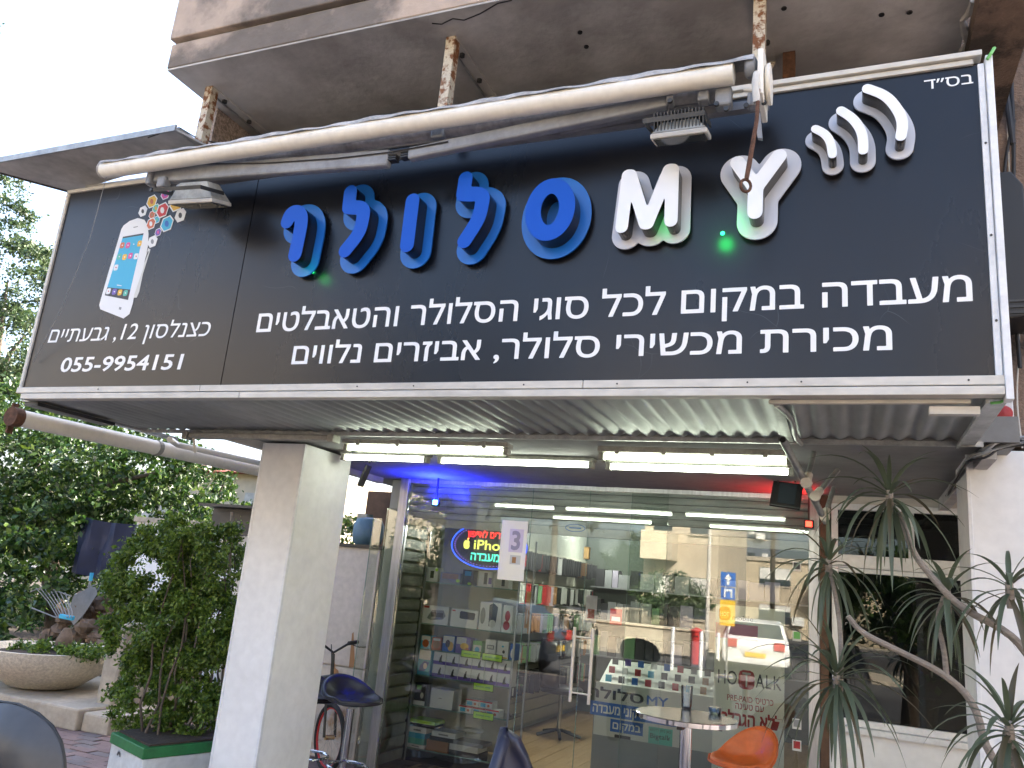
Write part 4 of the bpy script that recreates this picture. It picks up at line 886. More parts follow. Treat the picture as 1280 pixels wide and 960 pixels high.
# top shelf (row ~ 722)
goods('phone_box', 'white phone box with a green dot at the left end of the top shelf', 'box', 533, 548, 5, .135, 'white', (('dark', R_(.35, .25, .65, .75)), ('lime', O_(.85, .85, .12, .12))), row=715)
goods('phone_box', 'dark phone box between two pale boxes on the top shelf', 'box', 551, 576, 5, .10, 'grey', (('brownprint', R_(.1, .4, .9, .9)), ('lime', O_(.9, .3, .1, .15))), row=715)
goods('cordless_phone', 'dark cordless phone box with a green dot on the top shelf', 'box', 579, 592, 5, .14, 'dark', (('cyanprint', R_(.2, .6, .8, .9)), ('lime', O_(.7, .1, .18, .09))), row=715)
goods('phone_box', 'pale blue handset box left of the poster on the top shelf', 'box', 599, 616, 5, .14, 'white', (('dark', R_(.4, .15, .65, .9)), ('purple', R_(.75, .2, .98, .6))), row=715)
goods('phone_box', 'pale blue handset box at the right end of the top shelf', 'box', 618, 637, 5, .13, 'offwhite', (('dark', R_(.55, .15, .75, .9)),), row=715)
# second shelf
goods('speaker_box', 'white box printed with a dark round-ended speaker', 'box', 528, 561, 4, .165, 'white', (('grey', [(.2, .3), (.35, .75), (.8, .8), (.9, .5), (.8, .3), (.35, .2)]), ('dark', R_(.35, .4, .8, .65)), ('red', R_(.05, .85, .25, .97))), row=765)
goods('speaker_box', 'white box printed with a black rectangular speaker', 'box', 564, 598, 4, .16, 'white', (('dark', [(.33, .52), (.33, .85), (.38, .9), (.86, .86), (.9, .8), (.88, .5), (.84, .46), (.38, .48)]), ('red', R_(.04, .85, .16, .93))), row=765)
goods('headphone_box', 'white box printed with large black headphones', 'box', 600, 627, 4, .25, 'white', (('dark', [(.45, .15), (.42, .9), (.6, .98), (.82, .85), (.78, .3), (.65, .15)]), ('offwhite', O_(.62, .25, .16, .14)), ('grey', O_(.15, .5, .12, .3))), row=765)
goods('headphone_box', 'narrow white box printed with red earphones', 'box', 629, 641, 4, .24, 'white', (('darkred', O_(.5, .6, .28, .2)), ('darkred', O_(.45, .25, .35, .17)), ('red', O_(.5, .6, .12, .1))), row=765)
# third shelf: small toys and gadgets
for px0, px1, h, m_, pr, lab in ((526, 538, .12, 'cyanprint', (('white', R_(.05, .6, .95, .97)), ('orange', O_(.5, .4, .35, .3))), 'small blue and orange blister box at the left of the third shelf'), (540, 551, .11, 'orange', (('brownprint', O_(.5, .45, .4, .35)), ('white', R_(.1, .75, .9, .95))), 'small orange blister box next to the blue one'),
    (553, 568, .14, 'printblue', (('offwhite', R_(.03, .5, .97, .98)), ('yellow', O_(.7, .35, .25, .3)), ('dark', O_(.45, .5, .2, .25))), 'blue gadget box with a dark and yellow picture'), (570, 588, .145, 'purple', (('offwhite', R_(.03, .55, .7, .97)), ('yellow', O_(.6, .45, .3, .2)), ('orange', O_(.8, .2, .15, .18))), 'violet gadget box with a yellow picture'),
    (591, 603, .125, 'greenprint', (('offwhite', R_(.08, .1, .92, .72)), ('cyanprint', O_(.5, .4, .25, .2))), 'green and white charger box on the third shelf'), (607, 620, .15, 'white', (('lime', R_(.05, .02, .95, .2)), ('grey', R_(.15, .45, .85, .7)), ('offwhite', R_(.25, .5, .75, .65))), 'white gadget box with a lime base left of its twin'), (622, 636, .15, 'white', (('yellow', R_(.05, .02, .95, .1)), ('dark', O_(.6, .4, .12, .1)), ('cyanprint', O_(.5, .7, .1, .06))), 'white gadget box printed with a small cable'), (638, 645, .14, 'printblue', (('white', O_(.5, .4, .35, .3)),), 'blue blister pack at the right end of the third shelf')):
    goods('gadget_box', lab, 'box', px0, px1, 3, h, m_, pr, row=805)
# fourth shelf: twelve purple and white boxes in two layers
goods('tall_gadget_box', 'tall blue and white box left of the purple and white boxes', 'box', 521, 537, 2, .225, 'cyanprint', (('white', R_(.05, .6, .95, .97)), ('printblue', [(.1, .1), (.6, .15), (.9, .5), (.5, .55), (.2, .35)]), ('offwhite', O_(.6, .35, .15, .12))), row=840)
for lay in (0, 1):
    for i in range(6):
        a = 540+i*16.4
        goods('purple_white_box', 'purple-banded white box, '+('first', 'second', 'third', 'fourth', 'fifth', 'last')[i]+' from the left in the '+('lower', 'upper')[lay]+' layer', 'box', a, a+15.8, 2, .108, 'white', (('purple', R_(0, 0, 1, .28)), ('dark', [(.45, .15), (.5, .5), (.62, .8), (.68, .75), (.66, .35), (.8, .2)])), d=.16, group='purple and white boxes in the display case', row=840, dz=lay*.110)
# fifth shelf
goods('framed_card', 'dark picture card with a white foot at the left of the fifth shelf', 'card', 517, 531, 1, .19, 'dark', (('white', R_(0, 0, 1, .2)), ('offwhite', O_(.7, .45, .15, .14)), ('greenprint', R_(.2, .7, .6, .9))), row=875)
goods('plain_white_box', 'plain white router box on the fifth shelf', 'box', 538, 566, 1, .165, 'white', (('grey', R_(.35, .5, .5, .54)),), row=875, d=.18)
for k, (a, dz) in enumerate(((574, 0), (591, 0), (608, 0), (582, .062), (599, .062))):
    goods('red_white_box', ('leftmost', 'middle', 'rightmost', 'upper left', 'upper right')[k]+' red-topped flat white box in the stack of five', 'box', a, a+16.4, 1, .058, 'offwhite', (('red', R_(0, .8, 1, 1)), ('cyanprint', R_(.1, .15, .5, .7)), ('orange', O_(.72, .4, .1, .2))), group='small red and white boxes in the display case', row=880, dz=dz, d=.12)
# bottom shelf
for px0, px1, h, m_, dz, lab in ((508, 531, .03, 'white', 0, 'flat white box at the bottom of the left stack'), (508, 530, .05, 'teal', .031, 'teal box in the left stack of the bottom shelf'), (508, 530, .045, 'cyanprint', .082, 'blue box in the left stack of the bottom shelf'), (508, 531, .05, 'white', .128, 'white tray on the blue box'), (510, 540, .03, 'dark', .179, 'flat black box under the lime box'), (509, 541, .03, 'lime', .210, 'flat lime box on top of the left stack'),
    (533, 560, .09, 'brownprint', 0, 'brown cardboard box in the middle of the bottom shelf'), (536, 566, .035, 'dark', .091, 'flat black box on the brown box'), (538, 568, .045, 'white', .127, 'white box on top of the brown box stack'), (562, 600, .04, 'dark', 0, 'black box at the bottom of the right stack'), (562, 598, .05, 'offwhite', .041, 'white box at the right of the bottom shelf'), (566, 604, .03, 'grey', .092, 'grey lid on the right stack')):
    goods('stacked_box', lab, 'box', px0, px1, 0, h, m_, (('grey', R_(.3, .3, .7, .6)),) if m_ == 'white' else (), row=930, dz=dz, d=.2)
for k, (px, row) in enumerate(((567.5, 817), (594, 821), (583, 858), (583, 894))):
    p = at(px+21, row+1, y=YC-.012); tg = sheet('price_tag', ('lime price tag on the shelf under the green box', 'lime price tag right of its neighbour on the third shelf', 'lime price tag under the purple and white boxes', 'lime price tag under the red and white boxes')[k], p[0]-.095, p[2]-.027, p[0]+.095, p[2]+.027, YC-.012, 'lime', 'price tag')
    mb = MB(); mb.box((p[0]-.1, YC-.0105, p[2]-.032), (p[0]+.1, YC-.009, p[2]+.032)); mb.build('black_border', ['dark'], tg)
    txt('------ ----', p[0]-.07, p[0]+.07, p[2]-.004, p[2]+.006, YC-.013, 'greenprint', tg, ref='-')
# office chair inside, counter with banner
def swivel(name, label, c, rz, mat, seat=.48):
    t = T(name, label, 'office chair', (0, 0, 0)); 
    MB().lathe([(.19, -.03), (.24, -.02), (.25, .02), (.22, .045), (.0, .05)], (0, 0, seat), 20).build('seat', [mat], t, smooth=True)
    vs = []
    for i in range(9):
        for k in range(7):
            a = math.radians(-50+100*i/8); z = seat+.05+.5*k/6; r = .25*(1-.25*((k-3)/3)**2*abs(i-4)/4); vs.append((r*math.sin(a), .05+r*math.cos(a)*.9+.04*k/6, z))
    me = MB().add(vs, [(i*7+k, i*7+k+1, (i+1)*7+k+1, (i+1)*7+k) for i in range(8) for k in range(6)]).build('backrest', [mat], t, smooth=True); sm = me.modifiers.new('s', 'SOLIDIFY'); sm.thickness = .05
    MB().tube([(0, 0, .1), (0, 0, seat-.03)], .025, 10).build('column', ['chrome'], t)
    for k in range(5): a = k*2*PI/5; MB().tube([(0, 0, .11), (.26*math.cos(a), .26*math.sin(a), .05)], .018, 6).build('foot', ['black'], t)
    t.location = c; t.rotation_euler.z = rz; return t
swivel('office_chair', 'black office chair standing by the counter inside the shop', (at(703, 845, y=9.2)[0], 9.2, 0), 2.6, 'leather', .52)
ct = T('counter', 'shop counter with a printed blue and white Hebrew banner seen through the door', 'counter', (-1.6, 8.0, 0)); yc = 7.7
cz = lambda row, px=820: at(px, row, y=yc)[2]
cx0, cx1 = at(742, 890, y=yc)[0], at(965, 900, y=yc)[0]
bx('body', (cx0, yc, 0), (cx1, yc+.6, cz(868)), 'grey', ct); bn = bx('banner', (cx0+.01, yc-.006, cz(930)), (cx1-.3, yc-.001, cz(862)), 'offwhite', ct)
U = lambda px, row=890: at(px, row, y=yc)[0]
txt('MY', U(808), U(835), cz(882), cz(871), yc-.0075, 'printblue', bn, ref='H', bold=.02); txt(heb('סלולר'), U(734), U(804), cz(882), cz(871), yc-.0075, 'dark', bn, bold=.025)
bx('blue_strip', (U(738), yc-.0076, cz(905)), (U(846), yc-.0066, cz(887)), 'printblue', bn); txt(heb('שירות תיקוני מעבדה'), U(741), U(843), cz(901), cz(891), yc-.009, 'white', bn, bold=.02)
bx('blue_strip', (U(764), yc-.0076, cz(923)), (U(805), yc-.0066, cz(907)), 'printblue', bn); txt(heb('במקום'), U(767), U(802), cz(919), cz(911), yc-.009, 'white', bn, bold=.02)
bx('teal_strip', (U(812), yc-.0076, cz(930)), (U(842), yc-.0066, cz(909)), 'teal', bn); txt('Bigtalk', U(814), U(840), cz(923), cz(917), yc-.009, 'dark', bn, ref='H', bold=.01); txt(heb('כאן ניתן לרכוש'), U(814), U(840), cz(914), cz(911), yc-.009, 'dark', bn)
bx('yellow_strip', (U(770), yc-.0076, cz(930)), (U(790), yc-.0066, cz(926)), 'dark', bn)
mb = MB(); cps = []
for j in range(3):
    for i in range(11):
        x = cx0+.08+i*(cx1-cx0-.2)/11; y = yc+.05+j*.11; z = cz(868)+.05+j*.07
        mb.box((x, y, z), (x+.055, y+.02, z+.06), int(rng.integers(0, 9)))
o = mb.build('small_phones', ['dark', 'darkred', 'printblue', 'cyanprint', 'grey', 'offwhite', 'brownprint', 'dark', 'purple']); tag(o, 'rows of small dark and coloured phones on the slanted counter top', 'phone display', kind='stuff')
mb = MB(); mb.prism([(cx0+.02, yc+.0, cz(868)+.001), (cx0+.02, yc+.45, cz(868)+.001), (cx0+.02, yc+.45, cz(868)+.22)], (cx1-cx0-.04, 0, 0)); mb.build('slanted_top', ['offwhite'], ct)
# ================================================================== right-hand window
wd = T('side_window', 'white framed window with dark glass behind the spiky plants', 'window', (.3, 6.3, 1.5)); YW = 6.36
wx0, wx1 = -.10, .80
def wb(name, x0, z0, x1, z1, y0=YW, y1=YW+.06, mat='frame_b'): return bx(name, (x0, y0, z0), (x1, y1, z1), mat, wd, bevel=.003)
wb('frame_post', wx0, .9, wx0+.045, 2.42); wb('frame_post', .745, .9, .80, 2.42); wb('frame_rail', wx0+.046, 2.375, .744, 2.42); wb('frame_rail', wx0+.046, 1.965, .744, 2.055); wb('frame_lip', wx0+.046, 1.93, .744, 1.961, YW+.01)
wb('mullion', .405, 2.056, .445, 2.374); wb('frame_rail', wx0+.046, .90, .744, .945); wb('sill', wx0-.02, .86, .82, .898, YW-.05)
bx('upper_pane', (wx0+.046, YW+.03, 2.056), (.404, YW+.036, 2.374), 'darkglass', wd); bx('upper_pane', (.446, YW+.03, 2.056), (.744, YW+.036, 2.374), 'darkglass', wd); bx('large_pane', (wx0+.046, YW+.025, .946), (.744, YW+.031, 1.929), 'darkglass', wd)
for i in range(7): bx('blind_slat', (wx0+.05, YW+.07, 2.07+i*.043), (.40, YW+.076, 2.105+i*.043), 'darkmetal', wd)
bx('apron_wall', (wx0-.02, YW-.01, -.014), (.9, YW+.1, .858), 'whitepaint', wd); bx('head_wall', (wx0-.02, YW-.02, 2.421), (.9, YW+.1, 2.474), 'frame', wd)
bx('brown_jamb', (XF1+.058, YW-.02, -.014), (wx0-.022, YW+.08, 2.474), 'darkwood', wd)
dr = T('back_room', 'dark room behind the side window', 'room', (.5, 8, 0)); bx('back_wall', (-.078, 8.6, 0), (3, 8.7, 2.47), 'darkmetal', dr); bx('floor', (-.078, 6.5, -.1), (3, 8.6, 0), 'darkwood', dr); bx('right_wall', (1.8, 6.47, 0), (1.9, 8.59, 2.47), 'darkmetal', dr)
bx('side_wall', (.905, YW, -.014), (1.79, YW+.1, 2.474), 'whitepaint', dr)
ip = T('reflection_plant', 'added leafy plant behind the dark window glass, standing in for mirrored foliage', 'plant', (.5, 6.75, .9)); MB().lathe([(.08, -.2), (.11, 0)], (.5, 6.85, 1.1), 14).build('pot', ['rust'], ip); bx('stand', (.38, 6.75, 0), (.62, 6.97, .90), 'darkwood', ip)  # added plant imitates foliage reflected in the pane
leaf_cloud('leaves', [(.5, 6.85, 1.45, .18, .12, .35)], 260, .09, 'hedge', ip, clumps=14)
# ================================================================== tables and seats
def bar_table(c):
    t = T('bar_table', 'round steel bar table with a glossy top beside the orange seat', 'table', c); x, y, z = c
    MB().lathe([(.27, -.03), (.285, -.026), (.285, -.003), (.28, 0)], c, 40).build('rim', ['chrome'], t, smooth=True); MB().lathe([(.279, .0006), (.0, .0012)], c, 40).build('table_top', ['alu_top'], t)
    MB().tube([(x, y, .03), (x, y, z-.03)], .034, 16).build('column', ['chrome'], t, smooth=True); MB().lathe([(.22, -.014), (.22, .0), (.05, .03)], (x, y, 0), 28).build('base', ['chrome'], t, smooth=True)
    for s in (0, PI/2): MB().beam((x-.2*math.cos(s), y-.2*math.sin(s), z-.045), (x+.2*math.cos(s), y+.2*math.sin(s), z-.045), .03, .02).build('cross_bar', ['darkmetal'], t)
K['alu_top'] = M('mirror_steel_top', (.30, .36, .46), .16, 1, noise=(3, .1))
tc = at(858, 894, z=1.0); bar_table((tc[0], tc[1], 1.0))
p = at(858, 886, z=1.0); t = T('drinking_glass', 'tall clear glass standing on the round bar table', 'glass', (p[0], p[1], 1.001)); MB().lathe([(.026, .003), (.030, .01), (.036, .13), (.034, .13), (.027, .012), (.0, .010)], (p[0], p[1], 1.001), 20).build('glass', [M_glass('tumbler', (.88, .9, .9), 3)], t, smooth=True); MB().lathe([(.027, .0), (.029, .012)], (p[0], p[1], 1.0015), 20).build('glass_foot', ['dark'], t)
p = at(894, 893, z=1.0); t = T('ashtray', 'thick clear glass ashtray on the round bar table', 'ashtray', (p[0], p[1], 1.001)); MB().lathe([(.032, 0), (.038, .01), (.040, .04), (.030, .04), (.026, .015), (.0, .012)], (p[0], p[1], 1.001), 16).build('bowl', [M_glass('thick_glass', (.6, .66, .62), 4)], t, smooth=True); MB().lathe([(.02, .013), (.018, .03), (.0, .034)], (p[0], p[1], 1.001), 9).build('ash', ['grey'], t)
def shell_seat(name, label, c, rz, mat, rx, ry, bh, group=None, post=True, legs=False, lip=.035):
    """bar seat: cushion dish whose rear edge rises into a low curved back"""
    t = T(name, label, 'bar stool', (0, 0, 0), group); vs = []; N = 28; R = 9
    for i in range(R+1):
        r = i/R
        for k in range(N):
            a = 2*PI*k/N; back = max(0, math.sin(a)); f = max(0, (r-.55)/.45)
            zz = lip*f*f*(1-.5*back)+bh*(back**1.25)*(.25*r+.75*f**1.5)-.012*(1-r)+(-.02*f if math.sin(a) < -.5 else 0)
            rr = r*(1+.10*back*f*(bh > .1)); vs.append((rx*rr*math.cos(a), ry*rr*math.sin(a), zz))
    fs = [(i*N+k, i*N+(k+1) % N, (i+1)*N+(k+1) % N, (i+1)*N+k) for i in range(R) for k in range(N)]
    o = MB().add(vs, fs).build('seat', [mat], t, smooth=True); s = o.modifiers.new('s', 'SOLIDIFY'); s.thickness = .032; s.offset = -1; b = o.modifiers.new('b', 'SUBSURF'); b.levels = 1; b.render_levels = 1
    h = c[2]
    MB().tube([(rx*1.0*math.cos(k*2*PI/N), ry*1.0*math.sin(k*2*PI/N)*(1+.10*max(0, math.sin(k*2*PI/N))*(bh > .1)), lip*(1-.5*max(0, math.sin(k*2*PI/N)))+bh*(max(0, math.sin(k*2*PI/N))**1.25)+(-.02 if math.sin(k*2*PI/N) < -.5 else 0)) for k in range(N+1)], .006, 6, caps=False).build('piping', [mat], t, smooth=True)
    if post:
        MB().tube([(0, 0, -.04), (0, 0, -h+.03)], .03, 14).build('column', ['chrome'], t, smooth=True); MB().lathe([(.21, -h), (.21, -h+.012), (.04, -h+.04)], (0, 0, 0), 28).build('base', ['chrome'], t, smooth=True)
        MB().tube([(.14*math.cos(a), -.06+.15*math.sin(a), -h+.26) for a in [i*2*PI/20 for i in range(21)]], .010, 8, caps=False).build('footrest', ['chrome'], t, smooth=True)
    if legs:
        for sx in (-1, 1):
            for sy in (-1, 1): MB().tube([(sx*rx*.5, sy*ry*.5, -.03), (sx*rx*.75, sy*ry*.8, -.06), (sx*rx*.95, sy*ry, -h)], .009, 8).build('leg', ['chrome'], t, smooth=True)
        MB().tube([(rx*.87*math.cos(a), ry*.9*math.sin(a), -h+.3) for a in [PI/4+i*PI/2 for i in range(5)]], .007, 6).build('footrest', ['chrome'], t)
    t.location = c; t.rotation_euler.z = rz; return t
p = at(927, 944, z=.74); shell_seat('bar_stool', 'orange bar seat with a low curved back beside the round table', (p[0]+.01, p[1]-.05, .685), math.radians(-30), 'orange', .20, .20, .20, legs=True, post=False)
p = at(440, 873, z=.71); shell_seat('bar_stool', 'black padded bar stool in front of the slatted panel', (p[0], p[1], .68), math.radians(62), 'leather', .225, .22, .15, 'black padded bar stools')
p = at(404, 884, z=.65); shell_seat('bar_stool', 'black padded bar stool half hidden by the left white pillar', (-3.77, 5.50, .64), math.radians(58), 'leather', .225, .22, .15, 'black padded bar stools')
# navy chair back at the bottom edge
t = T('navy_chair', 'top of a navy chair back at the bottom edge in front of the glass', 'chair', (0, 0, 0)); vs = []
c = at(617, 958, z=.92)
for i in range(11):
    for k in range(9):
        a = -1+2*i/10; z = .55*k/8; w = .19*(1-.75*(k/8)**3*(1 if True else 0))
        vs.append((w*a, .03+.07*(1-a*a)+.06*k/8, z+.03*(1-a*a)))
o = MB().add(vs, [(i*9+k, i*9+k+1, (i+1)*9+k+1, (i+1)*9+k) for i in range(10) for k in range(8)]).build('backrest', ['navy'], t, smooth=True); s = o.modifiers.new('s', 'SOLIDIFY'); s.thickness = .04
MB().lathe([(.2, -.04), (.21, 0), (.0, .01)], (0, -.12, .0), 24).build('seat', ['navy'], t, smooth=True); MB().tube([(0, -.12, -.04), (0, -.12, -.43)], .03, 12).build('column', ['chrome'], t); MB().lathe([(.2, -.45), (.2, -.43), (.03, -.41)], (0, -.12, 0), 24).build('base', ['chrome'], t)
t.location = (c[0]+.09, c[1]+.1, .46); t.rotation_euler.z = math.radians(62)
# smoked scooter screen bottom left
t = T('scooter_screen', 'smoked scooter windscreen poking into the lower left corner', 'scooter', (0, 0, 0)); vs = []
Rm = []
for px, py in ((-60, 905), (-30, 884), (0, 877), (22, 880), (48, 892), (66, 908), (77, 928), (81, 950), (82, 975), (80, 1010), (0, 1030), (-60, 1030)): Rm.append(at(px, py, y=2.0))
n = len(Rm); cc = sum(Rm)/n; vs = [tuple(cc+np.array([0, -.08, 0]))]
for f in (.5, .85, 1.0):
    for q in Rm: v = cc+(q-cc)*f; vs.append((v[0], v[1]-.08*(1-f*f), v[2]))
fs = [(0, 1+k, 1+(k+1) % n) for k in range(n)]+[(1+j*n+k, 1+(j+1)*n+k, 1+(j+1)*n+(k+1) % n, 1+j*n+(k+1) % n) for j in range(2) for k in range(n)]
o = MB().add(vs, fs).build('screen', ['smokeglass'] if 'smokeglass' in K else ['smoke'], t, smooth=True); s = o.modifiers.new('s', 'SOLIDIFY'); s.thickness = .004; s2 = o.modifiers.new('b', 'SUBSURF'); s2.levels = 2; s2.render_levels = 2
MB().tube(Rm+[Rm[0]], .005, 6).build('rim', ['black'], t, smooth=True); MB().tube([at(10, 945, y=2.1), at(14, 1000, y=2.1)], .02, 10).build('mirror_stalk', ['black'], t); MB().box((cc[0]-.15, 2.02, .35), (cc[0]+.15, 2.2, cc[2]-.12)).build('fairing', ['cardark'], t, bevel=.03)
for yy in (1.8, 3.0): MB().lathe([(.12, -.05), (.24, -.05), (.25, 0), (.24, .05), (.12, .05)], (cc[0]-.05, yy+.0, .25-.014), 28, axis='x').build('wheel', ['tyre'], t, smooth=True)
MB().box((cc[0]-.14, 2.0, .30), (cc[0]+.06, 3.0, .55)).build('body', ['cardark'], t, bevel=.05)
# ---- bicycle behind the pillar
bc = T('bicycle', 'small bicycle with a red rimmed wheel parked behind the left white pillar', 'bicycle', (0, 0, 0))
def ring(r, rt, n=32): return [(0, r*math.cos(a), r*math.sin(a)) for a in [i*2*PI/n for i in range(n+1)]]
for yo in (0, -.95):
    w = MB().tube([(x, y+yo, z+.27) for x, y, z in ring(.25, 0)], .02, 8, caps=False).build('wheel', ['tyre'], bc, smooth=True)
    MB().tube([(x, y+yo, z+.27) for x, y, z in ring(.228, 0)], .009, 6, caps=False).build('rim', ['red'], w); MB().lathe([(.02, -.04), (.02, .04)], (0, yo, .27), 10, axis='x').build('hub', ['brass'], w)
    mb = MB()
    for k in range(18): a = k*2*PI/18; mb.tube([(.02*(-1)**k, yo, .27), (0, yo+.225*math.cos(a), .27+.225*math.sin(a))], .0014, 4, caps=False)
    mb.build('spokes', ['galv'], w)
mb = MB(); 
for s in (-1, 1): mb.tube([(s*.05, 0, .27), (s*.045, -.07, .60), (0, -.09, .64)], .012, 8); mb.tube([(s*.04, -.95, .27), (0, -.62, .30)], .009, 6); mb.tube([(s*.04, -.95, .27), (0, -.72, .66)], .008, 6)
mb.tube([(0, -.09, .62), (0, -.14, .92)], .016, 8); mb.tube([(0, -.11, .66), (0, -.62, .30)], .017, 8); mb.tube([(0, -.12, .74), (0, -.70, .62)], .015, 8); mb.tube([(0, -.62, .28), (0, -.75, .76)], .015, 8); mb.build('frame', ['darkmetal'], bc, smooth=True)
MB().tube([(-.24, -.19, 1.02), (-.12, -.14, 1.0), (0, -.14, .93), (.12, -.14, 1.0), (.24, -.19, 1.02)], .011, 8).build('handlebar', ['black'], bc, smooth=True)
for s in (-1, 1): MB().tube([(s*.14, -.15, 1.01), (s*.25, -.195, 1.02)], .018, 10).build('grip', ['black'], bc, smooth=True); MB().tube([(s*.17, -.13, 1.0), (s*.22, -.10, .985), (s*.30, -.13, .985)], .005, 6).build('brake_lever', ['black'], bc)
MB().box((-.07, -.88, .76), (.07, -.66, .80)).build('saddle', ['black'], bc, bevel=.02); MB().tube([(.05, -.1, 1.0), (.08, -.0, .9), (.05, .02, .7), (0, -.05, .62)], .004, 6).build('brake_cable', ['cable'], bc)
p = at(404, 922, y=6.15); bc.location = (p[0]+.06, 6.15, -.014); bc.rotation_euler.z = math.radians(240)
# cabinet, barrel and board behind
t = T('white_cabinet', 'dirty white cabinet with a rust streak left of the shop glass', 'cabinet', (-4.2, 6.6, 0)); xa, xb = at(402, 700, y=6.5)[0], at(474, 700, y=6.5)[0]; zt_ = at(440, 684, y=6.5)[2]; zm = at(440, 835, y=6.5)[2]
bx('upper_door', (xa, 6.5, zm+.006), (xb, 6.53, zt_), 'cabinet', t, bevel=.004); bx('lower_door', (xa, 6.502, .0), (xb, 6.53, zm-.006), 'cabinet', t, bevel=.004); bx('carcass', (xa+.005, 6.531, 0), (xb-.005, 7.0, zt_-.005), 'cabinet', t); bx('top_board', (xa-.03, 6.47, zt_+.001), (xb+.04, 7.02, zt_+.03), 'black', t)
MB().add([tuple(at(a, b, y=6.498)) for a, b in ((440, 792), (442, 790), (443, 820), (444, 834), (436, 834))], [(0, 1, 2, 3, 4)]).build('rust_streak', ['brownprint'], t); MB().add([tuple(at(a, b, y=6.497)) for a, b in ((414, 812), (417, 815), (419, 835), (423, 838), (424, 850), (416, 850))], [tuple(range(6))]).build('rust_streak', ['brownprint'], t)
p = at(460, 668, y=6.75); t = T('blue_barrel', 'blue-grey plastic barrel standing on the white cabinet', 'barrel', (p[0], 6.75, zt_+.03)); MB().lathe([(.10, 0), (.135, .03), (.15, .10), (.145, .2), (.12, .25), (.05, .27), (.0, .272)], (p[0]+.0, 6.75, zt_+.031), 24).build('barrel', ['water_blue'], t, smooth=True); MB().box((p[0]-.11, 6.69, zt_+.25), (p[0]+.0, 6.8, zt_+.33)).build('cap_block', ['fixture'], t)
t = T('chipboard_panel', 'brown chipboard panel behind the blue barrel', 'board', (p[0], 7.0, 1.9)); a = at(450, 690, y=7.1); b = at(486, 615, y=7.1); bx('panel', (a[0], 7.1, a[2]-.3), (b[0]+.1, 7.13, b[2]), 'darkwood', t)
t = T('side_glass_sheet', 'tall clear glass sheet leaning between cabinet and steel post', 'glass sheet', (-3.85, 6.36, 0)); a = at(462, 700, y=6.36)[0]; MB().box((a, 6.34, 0), (XF0-.165, 6.346, 2.1)).build('sheet', ['glass'], t); bx('edge', (a-.004, 6.338, 0), (a-.0005, 6.348, 2.1), 'glassedge', t)
t = T('rear_shed_wall', 'dim grey shed wall far behind the white cabinet', 'wall', (-6, 11, 0)); bx('wall', (-6.6, 11, -.1), (-3.85, 11.2, 1.9), 'beige', t)
# ================================================================== planter with the bush
pl = T('white_planter', 'white planter box with a green painted rim under the trimmed bush', 'planter', (-4.0, 4.3, 0)); zp = .38
c4 = [at(142, 915, z=zp), at(182, 935, z=zp), at(345, 919, z=zp)]; d_ = (c4[2]-c4[1]); ext = c4[1]+d_*.9; back = c4[0]+d_*.9
base = [c4[0], c4[1], ext, back]
MB().prism([(p[0], p[1], -.012) for p in base], (0, 0, zp-.07+.012)).build('box', ['planter'], pl, bevel=.008)
cen = sum(base)/4; big = [cen+(p-cen)*1.03 for p in base]
MB().prism([(p[0], p[1], zp-.069) for p in big], (0, 0, .069)).build('green_rim', ['greenpaint'], pl, bevel=.006)
MB().prism([tuple(cen+(p-cen)*.93+np.array([0, 0, .001])) for p in base], (0, 0, .012)).build('soil', ['soil'], pl)
mb = MB(); q = at(168, 929, z=.42)
for k in range(9): a = k*.7; e = at(157+6*math.cos(a), 928+3*math.sin(a), y=c4[0][1]*.6+c4[1][1]*.4-.022); 
e1_ = (c4[1]-c4[0]); n1_ = np.array([e1_[1], -e1_[0], 0]); n1_ /= np.linalg.norm(n1_); o1_ = c4[0]+e1_*.30+n1_*.004; u1_ = e1_/np.linalg.norm(e1_)
for k in range(7):
    a = math.radians(15+k*25); dr_ = u1_*math.cos(a)*.035+np.array([0, 0, math.sin(a)*.035]); pr = np.array([0, 0, 1.])*math.cos(a)*.006-u1_*math.sin(a)*.006; b0 = o1_-np.array([0, 0, .125])
    mb.add([b0+dr_*.3, b0+dr_*.7+pr, b0+dr_*1.1, b0+dr_*.7-pr], [(0, 1, 2, 3)])
mb.build('leaf_emblem', ['dark'], pl)

bu = T('trimmed_bush', 'tall leafy green bush growing out of the white planter', 'bush', (cen[0], cen[1], zp))
for k in range(9):
    x, y = cen[0]+rng.uniform(-.28, .25), cen[1]+rng.uniform(-.3, .3); pts = [(x, y, zp)]
    for j in range(7): x += rng.normal()*.035; y += rng.normal()*.035; pts.append((x, y, zp+.2*(j+1)))
    MB().tube(pts, [.010-.001*j for j in range(8)], 6).build('stem', ['palebark' if k % 3 == 0 else 'bark'], bu)
yb = cen[1]
leaf_cloud('foliage', [ell(200, 720, yb, 50, 60, .35), ell(262, 700, yb, 40, 50, .35), ell(185, 790, yb, 42, 50, .3), ell(240, 780, yb, 50, 60, .35), ell(190, 870, yb, 42, 48, .28), ell(185, 895, yb-.1, 36, 26, .2), ell(235, 880, yb, 40, 40, .25), ell(262, 790, yb, 34, 60, .25), ell(225, 675, yb, 50, 28, .28), ell(262, 850, yb+.1, 22, 60, .2)], 60000, .036, 'hedge', bu, clumps=520, spread=.085)
t = T('bamboo_cane', 'pale cane stuck in the planter behind the bush', 'cane', at(285, 915, y=yb)); MB().tube([at(272, 915, y=yb+.25), at(283, 800, y=yb+.25), at(290, 640, y=yb+.25)], .012, 6).build('cane', ['palebark'], t)
